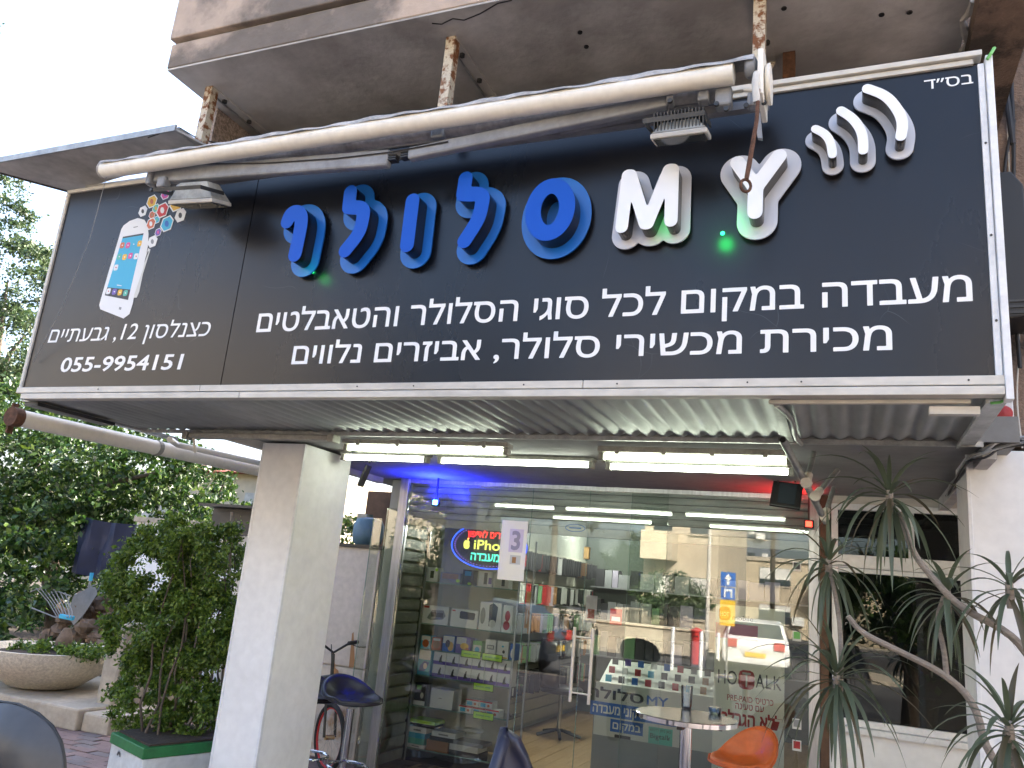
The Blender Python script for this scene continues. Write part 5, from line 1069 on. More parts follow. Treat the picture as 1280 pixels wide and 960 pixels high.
# ---- concrete bowl, ledge, rocks
cb = at(62, 820, y=6.3); bw = T('concrete_bowl', 'large rough concrete bowl planter on the stone ledge', 'bowl planter', (cb[0], 6.3, .2)); zr_ = at(62, 824, y=5.7)[2]; zb2 = at(70, 868, y=6.1)[2]
Rb = .66; Hb = zr_-zb2; prof = [(.20, 0), (.33, .02)]+[(Rb*math.sin(a), Hb*(1-math.cos(a))*1.0) for a in [math.radians(x) for x in (42, 55, 68, 80, 90)]]+[(Rb*.93, Hb), (Rb*.80, Hb*.80), (.0, Hb*.78)]
MB().lathe(prof, (cb[0], 6.3, zb2), 48).build('bowl', ['bowl'], bw, smooth=True); MB().lathe([(Rb*.88, 0), (.0, .05)], (cb[0], 6.3, zb2+Hb*.84), 24).build('soil', ['soil'], bw)
wp = T('bowl_weeds', 'bright green weeds growing in the concrete bowl', 'plant', (cb[0], 6.3, zr_)); leaf_cloud('leaves', [ell(52, 813, 6.2, 16, 10, .15), ell(100, 815, 6.2, 22, 9, .2), ell(30, 812, 6.2, 12, 8, .15)], 2600, .045, 'hedge', wp, clumps=60)
ld = T('stone_ledge', 'pale concrete ledge carrying the concrete bowl', 'ledge', (cb[0], 6.4, 0)); e0 = at(-40, 850, y=5.75); e1 = at(136, 868, y=5.75)
bx('ledge_block', (e0[0]-1.2, 5.75, -.012), (e1[0]-.32, 7.3, zb2-.002), 'kerb', ld, bevel=.02); bx('ledge_block', (e1[0]-.315, 5.80, -.012), (e1[0]+.02, 7.3, zb2-.03), 'kerb', ld, bevel=.02)
bx('upright_block', (at(134, 800, y=6.1)[0], 6.1, -.012), (at(156, 800, y=6.1)[0], 7.2, at(140, 778, y=6.1)[2]), 'kerb', ld, bevel=.03)
def rock(c, r, name='rock', mat='stone', parent=None):
    vs = []; fs = []; N, Mx = 9, 6; sd_ = rng.uniform(.72, 1.25, (Mx+1, N))
    for i in range(Mx+1):
        for k in range(N):
            th = PI*i/Mx; a = 2*PI*k/N; s = sd_[i, k] if 0 < i < Mx else 1; vs.append((c[0]+r[0]*math.sin(th)*math.cos(a)*s, c[1]+r[1]*math.sin(th)*math.sin(a)*s, c[2]+r[2]*math.cos(th)*(s if 0 < i < Mx else 1)))
    fs = [(i*N+k, i*N+(k+1) % N, (i+1)*N+(k+1) % N, (i+1)*N+k) for i in range(Mx) for k in range(N)]
    return MB().add(vs, fs).build(name, [mat], parent)
rw = T('rubble_wall', 'low wall of brown rough rocks behind the concrete bowl', 'rubble wall', (-8, 7.4, 0))
for px, py in ((75, 790), (92, 796), (108, 783), (122, 796), (132, 778), (116, 765), (100, 768), (84, 772), (128, 755), (105, 752), (140, 765), (70, 806), (90, 810), (112, 808), (128, 812), (145, 790), (142, 745), (60, 798)):
    c = at(px, py, y=7.5+rng.uniform(-.1, .25)); rock(c, (.13*rng.uniform(.8, 1.3), .12, .09*rng.uniform(.8, 1.3)), 'rock', 'stone', rw)
t = T('clay_urn', 'small brown clay urn lying in the concrete bowl', 'urn', at(76, 808, y=6.35)); p = at(77, 818, y=6.35); MB().lathe([(.03, 0), (.07, .05), (.085, .12), (.06, .2), (.03, .26), (.0, .262)], tuple(p), 16).build('urn', ['stone'], t, smooth=True)
# junk behind the bowl: broken fan guard and blue things
t = T('broken_wire_rack', 'bent wire rack with blue clips dumped behind the bowl', 'wire rack', at(80, 760, y=7.0)); mb = MB()
for k in range(7): mb.tube([at(45+k*6, 735+k*1, y=7.0+k*.02), at(60+k*5, 752+k*2, y=6.95), at(72+k*3, 772, y=6.9)], .006, 5)
mb.tube([at(38, 740, y=7.0), at(55, 733, y=7.0), at(88, 745, y=7.0)], .008, 6); mb.tube([at(40, 760, y=7.0), at(70, 772, y=6.95), at(90, 770, y=7.0)], .008, 6); mb.build('wires', ['paintgrey'], t)
MB().beam(at(75, 770, y=6.9), at(92, 773, y=6.95), .05, .05).build('blue_clip', ['bluebright'] if 'bluebright' in K else ['cyanprint'], t, bevel=.01)
t = T('folding_chair_frame', 'broken folding chair frame with a blue end standing among the rocks', 'chair frame', at(110, 745, y=7.4)); mb = MB(); mb.tube([at(114, 722, y=7.4), at(108, 750, y=7.4), at(101, 775, y=7.4)], .014, 8); mb.tube([at(94, 743, y=7.4), at(134, 741, y=7.4)], .009, 6); mb.tube([at(130, 727, y=7.4), at(114, 748, y=7.4)], .01, 6); mb.build('tubes', ['galv'], t); MB().tube([at(115, 716, y=7.4), at(113, 726, y=7.4)], .022, 8).build('blue_end', ['cyanprint'], t)
MB().add([tuple(at(a, b, y=7.35)) for a, b in ((92, 745), (118, 730), (122, 742), (105, 768), (92, 782), (84, 768))], [tuple(range(6))]).build('torn_sheet', ['paintgrey'], t)
t = T('litter', 'crumpled dark scrap of litter on the paving below the ledge', 'litter', at(106, 889, z=0)); p = at(106, 889, z=.02); rock(p, (.07, .05, .02), 'scrap', 'dark', t)
# ================================================================== trees and background on the left
def tree(name, label, cat, base, top, rtrunk, limbs, ells, n, size, mat, clumps, spread=.11, group=None):
    t = T(name, label, cat, base, group); b = Vector(base); tp = Vector(top); pts = [b+(tp-b)*f+Vector((math.sin(f*7)*.08, math.cos(f*5)*.08, 0)) for f in (0, .25, .5, .75, 1)]
    MB().tube(pts, [rtrunk*(1-.12*i) for i in range(5)], 10).build('trunk', ['bark'], t, smooth=True)
    for q in limbs: q = Vector(q); m_ = (tp+q)/2+Vector((0, 0, .15)); MB().tube([tp+(b-tp)*.12, m_, q], [rtrunk*.5, rtrunk*.33, rtrunk*.12], 7).build('limb', ['bark'], t, smooth=True)
    leaf_cloud('crown', ells, n, size, mat, t, clumps=clumps, spread=spread); return t
Y9 = 9.0
b = at(60, 800, y=Y9); tree('ficus_tree', 'dense dark green ficus tree filling the left side behind the bowl', 'tree', (b[0], Y9, .1), at(80, 640, y=Y9), .16, [at(20, 560, y=Y9), at(150, 600, y=Y9), at(200, 590, y=Y9), at(0, 650, y=Y9)],
     [ell(30, 590, Y9, 110, 80, 1.2), ell(20, 700, 8.0, 80, 80, .6), ell(130, 580, Y9, 90, 60, 1.0), ell(215, 600, Y9+.5, 70, 45, .8), ell(20, 780, 7.4, 60, 50, .4), ell(10, 745, 6.9, 55, 60, .3), ell(15, 800, 6.7, 45, 25, .2), ell(60, 720, 8.6, 70, 50, .5), ell(10, 520, Y9, 70, 45, 1.0), ell(110, 660, 8.4, 60, 50, .5)], 36000, .10, 'ficus', 560, .09)
b = at(280, 800, y=10.5); tree('slender_tree', 'thin bare-branched tree in front of the red-roofed shed', 'tree', (b[0], 10.5, .1), at(262, 660, y=10.5), .05, [at(240, 600, y=10.5), at(285, 590, y=10.5), at(300, 640, y=10.4), at(215, 615, y=10.6)],
     [ell(245, 610, 10.4, 40, 30, .5), ell(290, 640, 10.2, 40, 30, .4), ell(305, 660, 10, 30, 20, .4), ell(240, 650, 10.2, 55, 18, .4)], 3800, .075, 'ficus', 90, .10)
b = at(20, 700, y=14); tree('tall_tree', 'tall airy tree against the sky beyond the left end of the sign', 'tree', (b[0]-1, 14, .1), at(-10, 480, y=14), .2, [at(10, 350, y=14), at(30, 420, y=14), at(-30, 300, y=14)],
     [ell(5, 260, 14, 22, 45, .8), ell(20, 350, 14, 38, 50, 1.1), ell(10, 430, 14, 45, 50, 1.2), ell(-10, 500, 14, 60, 50, 1.2), ell(55, 330, 14, 14, 20, .5)], 24000, .12, 'farleaf', 320, .10)
t = T('distant_twig', 'tip of a far branch at the top left edge against the sky', 'branch', at(-30, 40, y=14)); leaf_cloud('leaves', [ell(-6, 32, 14, 7, 8, .2)], 40, .13, 'farleaf', t, clumps=6); MB().tube([at(-60, 60, y=14), at(-8, 35, y=14)], .02, 6).build('twig', ['bark'], t)
hb = T('hedge_mass', 'dark mass of shrubs behind the bush and the barrel', 'shrubs', (-7, 11, 0)); leaf_cloud('leaves', [ell(330, 700, 10.5, 60, 70, .6), ell(430, 650, 10.8, 30, 40, .5), ell(330, 800, 9.5, 70, 60, .5), ell(180, 760, 9.8, 60, 50, .5), ell(60, 720, 10.8, 130, 70, .5), ell(440, 700, 10.5, 50, 50, .5), ell(200, 690, 10.9, 90, 60, .4), ell(250, 730, 6.8, 60, 70, .3)], 18000, .09, 'ficus', hb, clumps=150); tag(hb, kind='stuff')
# shed with a red roof
sh = T('red_roofed_shed', 'pale shed with a red tiled roof behind the trees on the left', 'shed', (-10, 14, 0)); ys = 14
a = at(170, 720, y=ys); b = at(345, 640, y=ys); zt3 = at(240, 590, y=ys)[2]
bx('wall', (a[0]-2, ys, .0), (b[0]+1.5, ys+3, zt3), 'beige2', sh)
mb = MB(); mb.prism([(at(225, 590, y=ys)[0], ys-.3, zt3), (at(225, 590, y=ys)[0], ys+3.3, zt3), (at(225, 590, y=ys)[0], ys+1.5, zt3+.5)], (2.6, 0, 0)); mb.build('roof', ['rooftile'], sh)
for px in (180, 215, 320): 
    q = at(px, 640, y=ys); bx('window', (q[0]-.35, ys-.03, q[2]-.5), (q[0]+.35, ys-.005, q[2]+.4), 'skin_metal', sh)
t = T('blue_tarpaulin', 'dark blue tarpaulin hanging between the trees', 'tarpaulin', at(165, 690, y=9.6)); a = at(100, 645, y=8.0); b = at(190, 725, y=8.0); vs = []
for i in range(15):
    for k in range(6): u, v = i/14, k/5; vs.append((a[0]+(b[0]-a[0])*u, 8.0+.06*math.sin(u*22+v*2), a[2]+(b[2]-a[2])*v-.06*math.sin(u*PI)))
MB().add(vs, [(i*6+k, i*6+k+1, (i+1)*6+k+1, (i+1)*6+k) for i in range(14) for k in range(5)]).build('cloth', ['bluetarp'], t, smooth=True)
t = T('white_garden_wall', 'white wall top peeping out above the bush', 'wall', at(250, 655, y=7.8)); a = at(172, 652, y=7.8); b = at(305, 662, y=7.8); bx('wall', (a[0], 7.8, 0), (b[0], 7.95, a[2]), 'whitepaint', t); bx('coping', (a[0]-.03, 7.76, a[2]+.001), (b[0]+.03, 7.99, a[2]+.06), 'kerb', t)
t = T('black_crate_shelf', 'black open shelf box between the bush and the pillar', 'shelf', at(288, 655, y=7.6)); a = at(250, 662, y=7.5); b = at(330, 634, y=7.5); bx('top', (a[0], 7.4, b[2]-.03), (b[0], 7.7, b[2]), 'black', t); bx('back', (a[0], 7.66, a[2]), (b[0], 7.7, b[2]-.031), 'black', t); bx('bottom', (a[0], 7.4, a[2]-.03), (b[0], 7.7, a[2]-.001), 'black', t)
# ================================================================== strap-leaved plants on the right
def strap(base, az, el, L, w, droop):
    p = Vector(base); vs = []; d = Vector((math.cos(az)*math.cos(el), math.sin(az)*math.cos(el), math.sin(el))); n = 8; side = Vector((-math.sin(az), math.cos(az), 0))
    for i in range(n+1):
        f = i/n; ww = w*(.55+.9*f if f < .35 else .865*(1-((f-.35)/.65)**1.7))*.5+.0006; up = side.cross(d); up = -up if up.z < 0 else up
        vs += [p+side*ww+up*ww*.35, p, p-side*ww+up*ww*.35]; d = (d+Vector((0, 0, -droop/n*(1.2 if f > .2 else .5)))).normalized(); p = p+d*(L/n)
    return vs, [q for i in range(n) for q in ((3*i, 3*i+1, 3*i+4, 3*i+3), (3*i+1, 3*i+2, 3*i+5, 3*i+4))]
def rosette(parent, c, n, L, mat, down=.25, spike=True):
    for k in range(n):
        az = k*2.399+rng.uniform(-.25, .25); f = k/n; el = math.radians(-60+135*f+rng.normal()*8); dr = (2.1-1.35*f)*rng.uniform(.7, 1.25)+down
        v, fs = strap((c[0], c[1], c[2]-.03+.06*f), az, el, L*rng.uniform(.75, 1.1)*(1 if f < .85 else .8), .025*rng.uniform(.75, 1.2), dr); MB().add(v, fs).build('leaf', [mat if rng.random() > .12 else 'drac_red'], parent, smooth=True)
    MB().lathe([(.012, -.07), (.017, -.03), (.014, .03), (.0, .05)], tuple(c), 8).build('crown_core', ['palebark'], parent)
def stalk(parent, pts, r0, r1):
    pp_ = smooth3(pts); n = len(pp_); MB().tube(pp_, [r0+(r1-r0)*i/(n-1) for i in range(n)], 8).build('stem', ['palebark'], parent, smooth=True)
def smooth3(pts):
    for _ in range(2):
        q = [pts[0]]
        for a, b in zip(pts[:-1], pts[1:]): q += [a*.75+b*.25, a*.25+b*.75]
        pts = q+[pts[-1]]
    return pts
P3 = lambda a, b, y: at(a, b, y=y)
d1 = T('dracaena', 'tall branching strap-leaved plant with pale stems leaning in from the right', 'plant', P3(1230, 960, 3.9))
pt1 = T('plant_pot', 'large clay pot of the branching plant outside the lower right corner', 'pot', (.75, 3.95, 0)); MB().lathe([(.15, 0), (.22, .4), (.24, .42), (.24, .46), (.2, .46), (.2, .40), (.0, .4)], (.75, 3.95, -.01), 24).build('pot', ['rust'], pt1, smooth=True)
root = np.array([.75, 3.95, .40])
stalk(d1, [root, P3(1285, 1000, 3.93), P3(1232, 940, 3.9), P3(1220, 880, 3.88), P3(1183, 843, 3.86), P3(1120, 812, 3.82), P3(1075, 790, 3.8), P3(1060, 770, 3.78)], .018, .010)
stalk(d1, [P3(1183, 843, 3.86), P3(1180, 810, 3.86), P3(1170, 775, 3.87), P3(1180, 745, 3.88)], .011, .009)
stalk(d1, [root+np.array([.05, .05, 0]), P3(1345, 900, 3.85), P3(1290, 825, 3.82), P3(1262, 790, 3.8), P3(1200, 760, 3.8), P3(1165, 722, 3.8), P3(1140, 690, 3.8), P3(1125, 640, 3.8)], .018, .011)
rosette(d1, P3(1112, 622, 3.8), 36, .38, 'drac'); rosette(d1, P3(1184, 748, 3.88), 32, .31, 'drac'); rosette(d1, P3(1262, 738, 3.75), 22, .34, 'drac')
d2 = T('dracaena', 'dark green strap-leaved plant in front of the right steel post', 'plant', P3(1045, 960, 3.9))
stalk(d2, [P3(1062, 1100, 3.95), P3(1056, 960, 3.95), P3(1050, 900, 3.95), P3(1046, 860, 3.95)], .018, .012); stalk(d2, [P3(1050, 900, 3.95), P3(1052, 800, 4.0), P3(1045, 745, 4.05), P3(1036, 712, 4.1)], .011, .009)
rosette(d2, P3(1046, 850, 3.95), 44, .44, 'drac'); rosette(d2, P3(1036, 708, 4.1), 30, .36, 'drac')
MB().lathe([(.13, 0), (.19, .3), (.21, .33), (.17, .33), (.16, .28), (.0, .28)], (P3(1062, 1100, 3.95)[0], 3.95, -.012), 22).build('pot', ['rust'], d2, smooth=True)
zz = P3(1062, 1100, 3.95); MB().tube([(zz[0], 3.95, .25), tuple(zz)], .018, 8).build('stem', ['palebark'], d2)
d3 = T('dracaena', 'spiky strap-leaved plant at the lower right corner', 'plant', P3(1262, 960, 3.6)); rosette(d3, P3(1262, 915, 3.5), 40, .34, 'drac'); zz = P3(1262, 915, 3.5); MB().tube([tuple(zz), (zz[0]+.03, 3.5, .3)], .016, 8).build('stem', ['palebark'], d3)
MB().lathe([(.13, 0), (.19, .3), (.21, .33), (.17, .33), (.16, .28), (.0, .28)], (zz[0]+.03, 3.5, -.012), 22).build('pot', ['rust'], d3, smooth=True)
# ================================================================== right edge: cables and wall box
for pts, r, lab in (([(1242, -10), (1250, 60), (1260, 130), (1266, 180)], .016, 'thick black cable nearest the sign on the brown wall'), ([(1256, -10), (1264, 80), (1268, 200), (1264, 330), (1275, 460)], .010, 'thin black cable running down the brown wall'), ([(1268, 150), (1258, 190), (1254, 230), (1262, 300)], .009, 'looped black cable behind the dark wall box')):
    t = T('cable', lab, 'cable', at(*pts[0], y=4.58)); MB().tube(smooth3([at(a, b, y=4.585) for a, b in pts]), r, 8).build('run', ['cable'], t, smooth=True)
t = T('cable', 'pale thin wire hanging down the brown wall to the pillar', 'cable', at(1268, 300, y=4.6)); MB().tube(smooth3([at(a, b, y=4.59) for a, b in ((1258, 120), (1263, 250), (1272, 330), (1275, 420), (1270, 500), (1278, 560))]), .004, 6).build('run', ['frame'], t)
t = T('siren_box', 'white siren box with a round dark red lamp beside the sign corner', 'alarm siren', at(1256, 510, y=4.4)); c = at(1255, 516, y=4.40)
MB().prism([(c[0]+.045*x, 4.42, c[2]+.07*z) for x, z in ((-1, .9), (-.3, 2.4), (1, 2.4), (1, -.3), (.6, -.8), (0, -1), (-.6, -.8), (-1, -.2))], (0, .17, 0)).build('housing', ['frame_b'], t, bevel=.006); MB().lathe([(.040, 0), (.040, -.01), (.03, -.022), (.0, -.027)], (c[0], 4.419, c[2]), 24, axis='y').build('red_lamp', ['darkred'], t, smooth=True)
t = T('dark_wall_box', 'dark metal box on the brown wall behind the right end of the sign', 'wall box', at(1262, 300, y=4.4)); a = at(1248, 400, y=4.3); b = at(1278, 212, y=4.3)
MB().prism([(a[0]-.05, 4.3, a[2]), (b[0]+.01, 4.3, a[2]+.02), (b[0]+.0, 4.3, b[2]-.08), (b[0]-.05, 4.3, b[2]), (a[0]-.05, 4.3, b[2])], (0, .3, 0)).build('casing', ['black'], t, bevel=.008)
for i in range(3): z = a[2]+.03+i*.03; bx('louvre', (a[0]-.02, 4.294, z), (b[0]-.005, 4.2995, z+.012), 'darkmetal', t)
t = T('cable_bundle', 'tangled grey and black cables looping along the soffit to the right pillar', 'cables', at(1200, 600, y=4.6)); 
for k in range(6):
    pts = [at(1282, 549+k*1.5, y=4.30), at(1250, 551+k*1.5, y=4.30), at(1232, 560+k*2, y=4.28), at(1222-k*3, 562+k*3, y=4.32), at(1204-k*2, 590+k*2, y=5.0), at(1198-k*2, 604, y=5.2), at(1184-k, 626, y=6.2)]
    MB().tube(smooth3([np.array(p)+rng.normal(size=3)*.008 for p in pts]), .006 if k else .009, 6).build('cable_run', ['cable' if k % 2 else 'galv'], t, smooth=True)
t = T('green_tie', 'green plastic tie at the lower right corner of the sign', 'tie', at(1248, 500, y=3.36)); MB().tube([at(1238, 504, y=3.37), at(1250, 503, y=3.37), at(1262, 497, y=3.36), at(1265, 490, y=3.34)], .006, 6).build('tie', ['greenprint'], t)
t = T('green_tie', 'green tie at the upper right corner of the sign', 'tie', at(1240, 65, y=3.3)); MB().tube([at(1234, 74, y=3.28), at(1238, 68, y=3.28), at(1243, 60, y=3.3)], .007, 6).build('tie', ['greenprint'], t)
# ================================================================== street mirrored in the glass
K['tower'] = M('grey_tower', (.10, .12, .15), .6)
def V(px, py, vy): p = at(px, py, y=vy); return np.array([p[0], 2*YG-p[1], p[2]])
def block(name, label, x0, x1, yf, depth, h, mat, bays, floors, z0=0, balc=True, side=None):
    t = T(name, label, 'building', ((x0+x1)/2, yf, 0)); bx('wall', (x0, yf-depth, -.02), (x1, yf, h), mat, t); bx('roof_edge', (x0-.1, yf-depth, h+.001), (x1+.1, yf+.12, h+.25), 'kerb', t)
    fh = h/floors; bw_ = (x1-x0)/bays
    for f in range(floors):
        for b in range(bays):
            xc = x0+bw_*(b+.5); z = f*fh+fh*.35; w = bw_*.5
            fr_ = bx('window', (xc-w/2, yf+.001, z), (xc+w/2, yf+.03, z+fh*.48), 'window', t)
            bx('window_frame', (xc-w/2-.06, yf+.001, z-.08), (xc+w/2+.06, yf+.07, z-.002), 'kerb', fr_)
            if rng.random() < .6: bx('blind', (xc-w/2+.02, yf+.031, z+fh*.48*rng.uniform(.3, .7)), (xc+w/2-.02, yf+.05, z+fh*.47), 'shutterw', fr_)
            if balc and f > 0 and b % 2 == 0:
                bo = bx('balcony', (xc-bw_*.42, yf+.002, f*fh), (xc+bw_*.42, yf+1.1, f*fh+.16), mat, t); bx('balcony_front', (xc-bw_*.42, yf+1.0, f*fh+.161), (xc+bw_*.42, yf+1.1, f*fh+1.0), mat, bo)
                for s in (-1, 1): bx('balcony_side', (xc+s*bw_*.42-(.1 if s > 0 else 0), yf+.05, f*fh+.161), (xc+s*bw_*.42+(0 if s > 0 else .1), yf+.999, f*fh+1.0), mat, bo)
            if rng.random() < .25: bx('air_conditioner', (xc+w/2+.1, yf+.002, z), (xc+w/2+.8, yf+.35, z+.5), 'offwhite', t)
    return t
xq = V(782, 700, 27.3)[0]; block('apartment_house', 'sunlit beige apartment house mirrored in the right part of the glass', xq, xq+2.7, -17.2, 9, 9.0, 'beige2', 2, 3)
block('apartment_house', 'long pale apartment house closing the side street behind the viewer', V(858, 700, 55)[0], 9, -42, 10, 4.6, 'beige', 5, 2)
block('apartment_house', 'tall grey apartment tower rising far behind the side street', V(915, 700, 71)[0], V(965, 700, 71)[0], -58, 8, 8.6, 'tower', 3, 4, balc=False)
block('apartment_house', 'beige apartment house on the right side of the side street', 2.5, 14, -15, 12, 10, 'beige', 4, 3)
block('apartment_house', 'pale apartment house far along the street on the left', -34, -19, -15, 9, 11, 'beige2', 5, 3)
block('apartment_house', 'beige apartment house far along the street on the right', 17, 32, -15, 9, 10, 'beige', 5, 3)
t = T('garden_wall', 'sunlit stone garden wall along the side street', 'wall', (-7, -22, 0)); bx('wall', (-7.3, -38, -.03), (-7.0, -15.0, 1.15), 'kerb', t); bx('coping', (-7.36, -38, 1.151), (-6.94, -15.0, 1.23), 'beige2', t)
a_, b_ = V(735, 790, 26.7), V(882, 790, 26.7); t = T('garden_wall', 'low sunlit stone wall below the beige apartment house', 'wall', (a_[0], -13.9, 0)); bx('wall', (a_[0], -14.15, -.03), (b_[0], -13.9, .72), 'kerb', t); bx('coping', (a_[0]-.04, -14.2, .721), (b_[0]+.04, -13.85, .79), 'beige2', t)
def street_tree(lab, x, y, h, r, n=3500, size=.16, mat='farleaf', tr='bark'):
    t = T('street_tree', lab, 'tree', (x, y, 0)); MB().tube([(x, y, 0), (x+.05, y, h*.3), (x, y+.1, h*.6)], [.14, .11, .08], 10).build('trunk', [tr], t, smooth=True)
    leaf_cloud('crown', [(x, y, h*.75, r, r, h*.28), (x+r*.5, y, h*.65, r*.6, r*.6, h*.2), (x-r*.5, y+.2, h*.7, r*.6, r*.6, h*.2)], n, size, mat, t, clumps=90, spread=.12)
street_tree('bushy tree behind the garden wall of the side street', -8.8, -26, 4.4, 1.9, 5000); street_tree('round tree on the left pavement of the side street', -8.9, -33, 5.2, 2.0, 4000)
q = V(546, 690, 13.5); street_tree('small pale-trunked tree on the near kerb mirrored left in the glass', q[0], q[1], 3.2, .75, 2600, .09, 'ficus', 'palebark')
q = V(1125, 800, 15.2); street_tree('low dark leafy tree on the near kerb mirrored in the side window', q[0]+.1, q[1], 2.7, 1.35, 9000, .10, 'ficus')
q = V(838, 745, 28.4); street_tree('green garden tree behind the low stone wall', q[0], q[1], 2.5, 1.25, 4000, .13, 'farleaf')
q = V(690, 700, 25); street_tree('added big dark tree across the road, darkening the reflection in mid-glass', q[0], q[1], 8.5, 2.3, 14000, .16, 'darkleaf'); q = V(600, 700, 24.5); street_tree('second added dark tree across the road, darkening the reflection at left', q[0]-.3, q[1], 8.0, 2.3, 12000, .16, 'darkleaf')  # trees added to keep this part of the reflection dark
t = T('added_dark_hedge', 'added dark hedge along the opposite pavement, darkening the reflection', 'hedge', (-13, -13.9, 0)); leaf_cloud('leaves', [(-18.5+1.1*k, -13.9, .95, .9, .45, 1.0) for k in range(10)], 9000, .13, 'darkleaf', t, clumps=400, spread=.12)  # added hedge hides pale patches from the glass reflection
street_tree('leafy street tree further right on the near kerb', 5.6, -2.2, 5.6, 1.8, 4500, .14, 'ficus')
q = V(883, 812, 26); t = T('lamp_post', 'pale street lamp post across the road', 'street lamp', (q[0], q[1], 0)); MB().tube([(q[0], q[1], -.03), (q[0], q[1], 5.0)], [.07, .05], 10).build('pole', ['frame'], t); MB().tube([(q[0], q[1], 4.95), (q[0]-1.0, q[1], 5.1)], .035, 8).build('arm', ['frame'], t); bx('lamp_head', (q[0]-1.5, q[1]-.1, 5.04), (q[0]-.95, q[1]+.1, 5.16), 'frame', t)
q = V(908, 830, 22); t = T('sign_post', 'post with a blue arrow sign, a blue sign and a yellow plate', 'road sign', (q[0], q[1], 0)); x, y = q[0], q[1]; MB().tube([(x, y, -.13), (x, y, 2.5)], .025, 8).build('pole', ['galv'], t)
def flipsq(n_, z0, z1, w, mat): return bx(n_, (x-w/2, y+.035, z0), (x+w/2, y+.045, z1), mat, t)
flipsq('arrow_sign', 2.10, 2.46, .38, 'printblue'); flipsq('blue_plate', 1.78, 2.07, .35, 'printblue'); flipsq('yellow_plate', 1.12, 1.75, .38, 'yellowplate')
MB().add([(x+a, y+.048, b) for a, b in ((-.035, 2.14), (.035, 2.14), (.035, 2.28), (.10, 2.28), (0, 2.43), (-.10, 2.28), (-.035, 2.28))], [tuple(range(7))]).build('white_arrow', ['white'], t); MB().add([(x+a, y+.048, b) for a, b in ((-.10, 1.82), (-.06, 1.82), (-.06, 1.98), (.07, 1.98), (.07, 1.82), (.11, 1.82), (.11, 2.03), (-.10, 2.03))], [tuple(range(8))]).build('white_mark', ['white'], t)
q = V(870, 825, 23.8); t = T('letter_box', 'red pillar letter box by the garden wall', 'letter box', (q[0], q[1], 0)); MB().lathe([(.15, -.03), (.15, .80), (.18, .82), (.18, .87), (.07, .93), (.0, .94)], (q[0], q[1], 0), 18).build('body', ['red'], t, smooth=True); bx('slot', (q[0]-.07, q[1]+.145, .70), (q[0]+.07, q[1]+.156, .73), 'black', t)
for k, px in enumerate((876, 897, 840)):
    q = V(px, 826, 21+k*.5); t = T('bollard', 'white metal bollard at the kerb, '+('left of the letter box', 'nearest the road sign', 'on its own along the road')[k], 'bollard', (q[0], q[1], 0)); MB().lathe([(.05, -.13), (.05, .9), (.03, .95), (.0, .95)], (q[0], q[1], 0), 10).build('post', ['frame_b'], t, smooth=True)
t = T('utility_pole', 'wooden utility pole with wires across the street', 'utility pole', (-3.4, -30, 0)); MB().tube([(-3.4, -30, -.1), (-3.4, -30, 8.0)], .12, 8).build('pole', ['bark'], t); MB().beam((-4.2, -30, 7.4), (-2.6, -30, 7.4), .1, .1).build('cross_arm', ['bark'], t)
for k in range(3): MB().tube([(-4.1+k*.7, -30, 7.5), (-8+k*.7, -22, 6.9), (-14+k*.7, -14.3, 7.6)], .015, 4).build('wire', ['cable'], t)
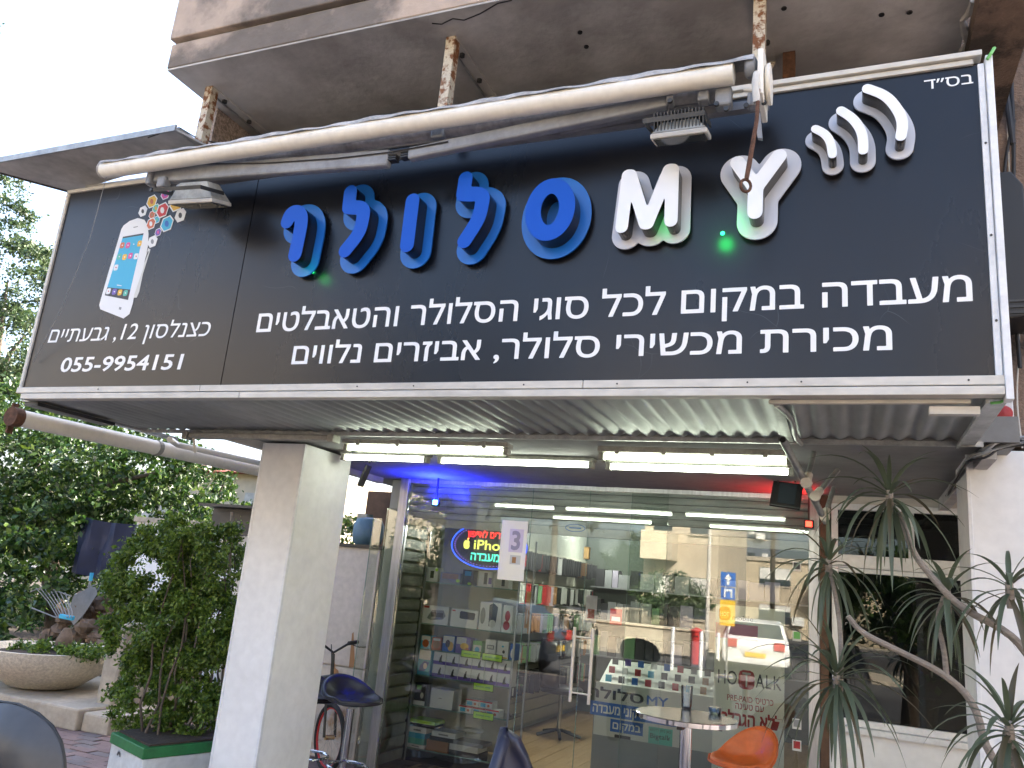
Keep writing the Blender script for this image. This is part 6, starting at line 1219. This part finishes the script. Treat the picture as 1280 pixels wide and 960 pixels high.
def car(name, label, c, rz, paint, plate):
    t = T(name, label, 'car', (0, 0, 0)); prof = [(-2.0, .35), (-2.05, .75), (-1.95, .95), (-1.35, 1.38), (-.3, 1.45), (.5, 1.38), (1.05, .98), (1.85, .85), (2.05, .62), (2.05, .32)]
    vs = []; ys_ = [(-.84, .0), (-.86, 1), (.86, 1), (.84, .0)]; 
    def sec(w, ins): return [(x, w*(1-(ins*max(0, (z-.9))/.55)), z) for x, z in prof]
    A = sec(-.86, .22); B = sec(.86, .22); n = len(prof)
    MB().add(A+B, [tuple(range(n)), tuple(range(2*n-1, n-1, -1))]+[(i, i+n, (i+1) % n+n, (i+1) % n) for i in range(n)]).build('body', [paint], t, bevel=.05)
    def wpanel(n_, idx, f0, f1, ww):
        a, b = A[idx], A[idx+1]; c_, d_ = B[idx], B[idx+1]; P_ = []
        nx, nz = -(b[2]-a[2]), (b[0]-a[0]); L_ = math.hypot(nx, nz); nx, nz = nx/L_*.012, nz/L_*.012
        for f, s in ((f0, 0), (f1, 0), (f1, 1), (f0, 1)):
            e, g = (a, b) if s == 0 else (c_, d_); P_.append((e[0]+(g[0]-e[0])*f+nx, (e[1]+(g[1]-e[1])*f)*ww, e[2]+(g[2]-e[2])*f+nz))
        MB().add(P_, [(0, 1, 2, 3)]).build(n_, ['window'], t)
    wpanel('rear_window', 2, .12, .92, .86); wpanel('windscreen', 5, .08, .95, .9)
    for s in (-1, 1):
        for k, (xa_, xb_, xc_, xd_) in enumerate(((-1.45, -.35, -.3, -1.2), (-.25, .85, .4, -.2))):
            MB().add([(xa_, s*.868, 1.0), (xb_, s*.868, 1.0), (xc_, s*.745, 1.34), (xd_, s*.745, 1.34)], [(0, 1, 2, 3)]).build('side_window', ['window'], t)
        for xw in (-1.3, 1.3): 
            w_ = MB().lathe([(.2, -.1), (.31, -.1), (.32, 0), (.31, .1), (.2, .1)], (xw, s*.80, .31), 22, axis='y').build('wheel', ['tyre'], t, smooth=True); MB().lathe([(.0, s*.09), (.2, s*.098)], (xw, s*.80, .31), 16, axis='y').build('hub_cap', ['alu'], w_)
        bx('tail_lamp', (-2.075, s*.6-.13, .72), (-2.03, s*.6+.13, .92), 'red', t); bx('headlamp', (2.0, s*.6-.16, .6), (2.065, s*.6+.16, .75), 'white', t)
    bx('number_plate', (-2.085, -.26, .5), (-2.07, .26, .62), plate, t); bx('rear_bumper', (-2.10, -.8, .33), (-2.03, .8, .48), paint, t, bevel=.02)
    t.location = c; t.rotation_euler.z = rz; return t
q = V(938, 822, 23.5); car('parked_car', 'white hatchback driving off down the side street, seen from behind', (q[0], q[1]-1.5, -.13), math.radians(-95), 'carwhite', 'yellowplate')
q = V(545, 850, 14.5); car('parked_car', 'dark parked car on the near side of the road', (q[0]-.4, -4.0, -.13), math.radians(180), 'cardark', 'yellowplate')
car('parked_car', 'grey car parked far along the side street', (-5.0, -24, -.12), math.radians(-90), 'skin_metal', 'yellowplate')
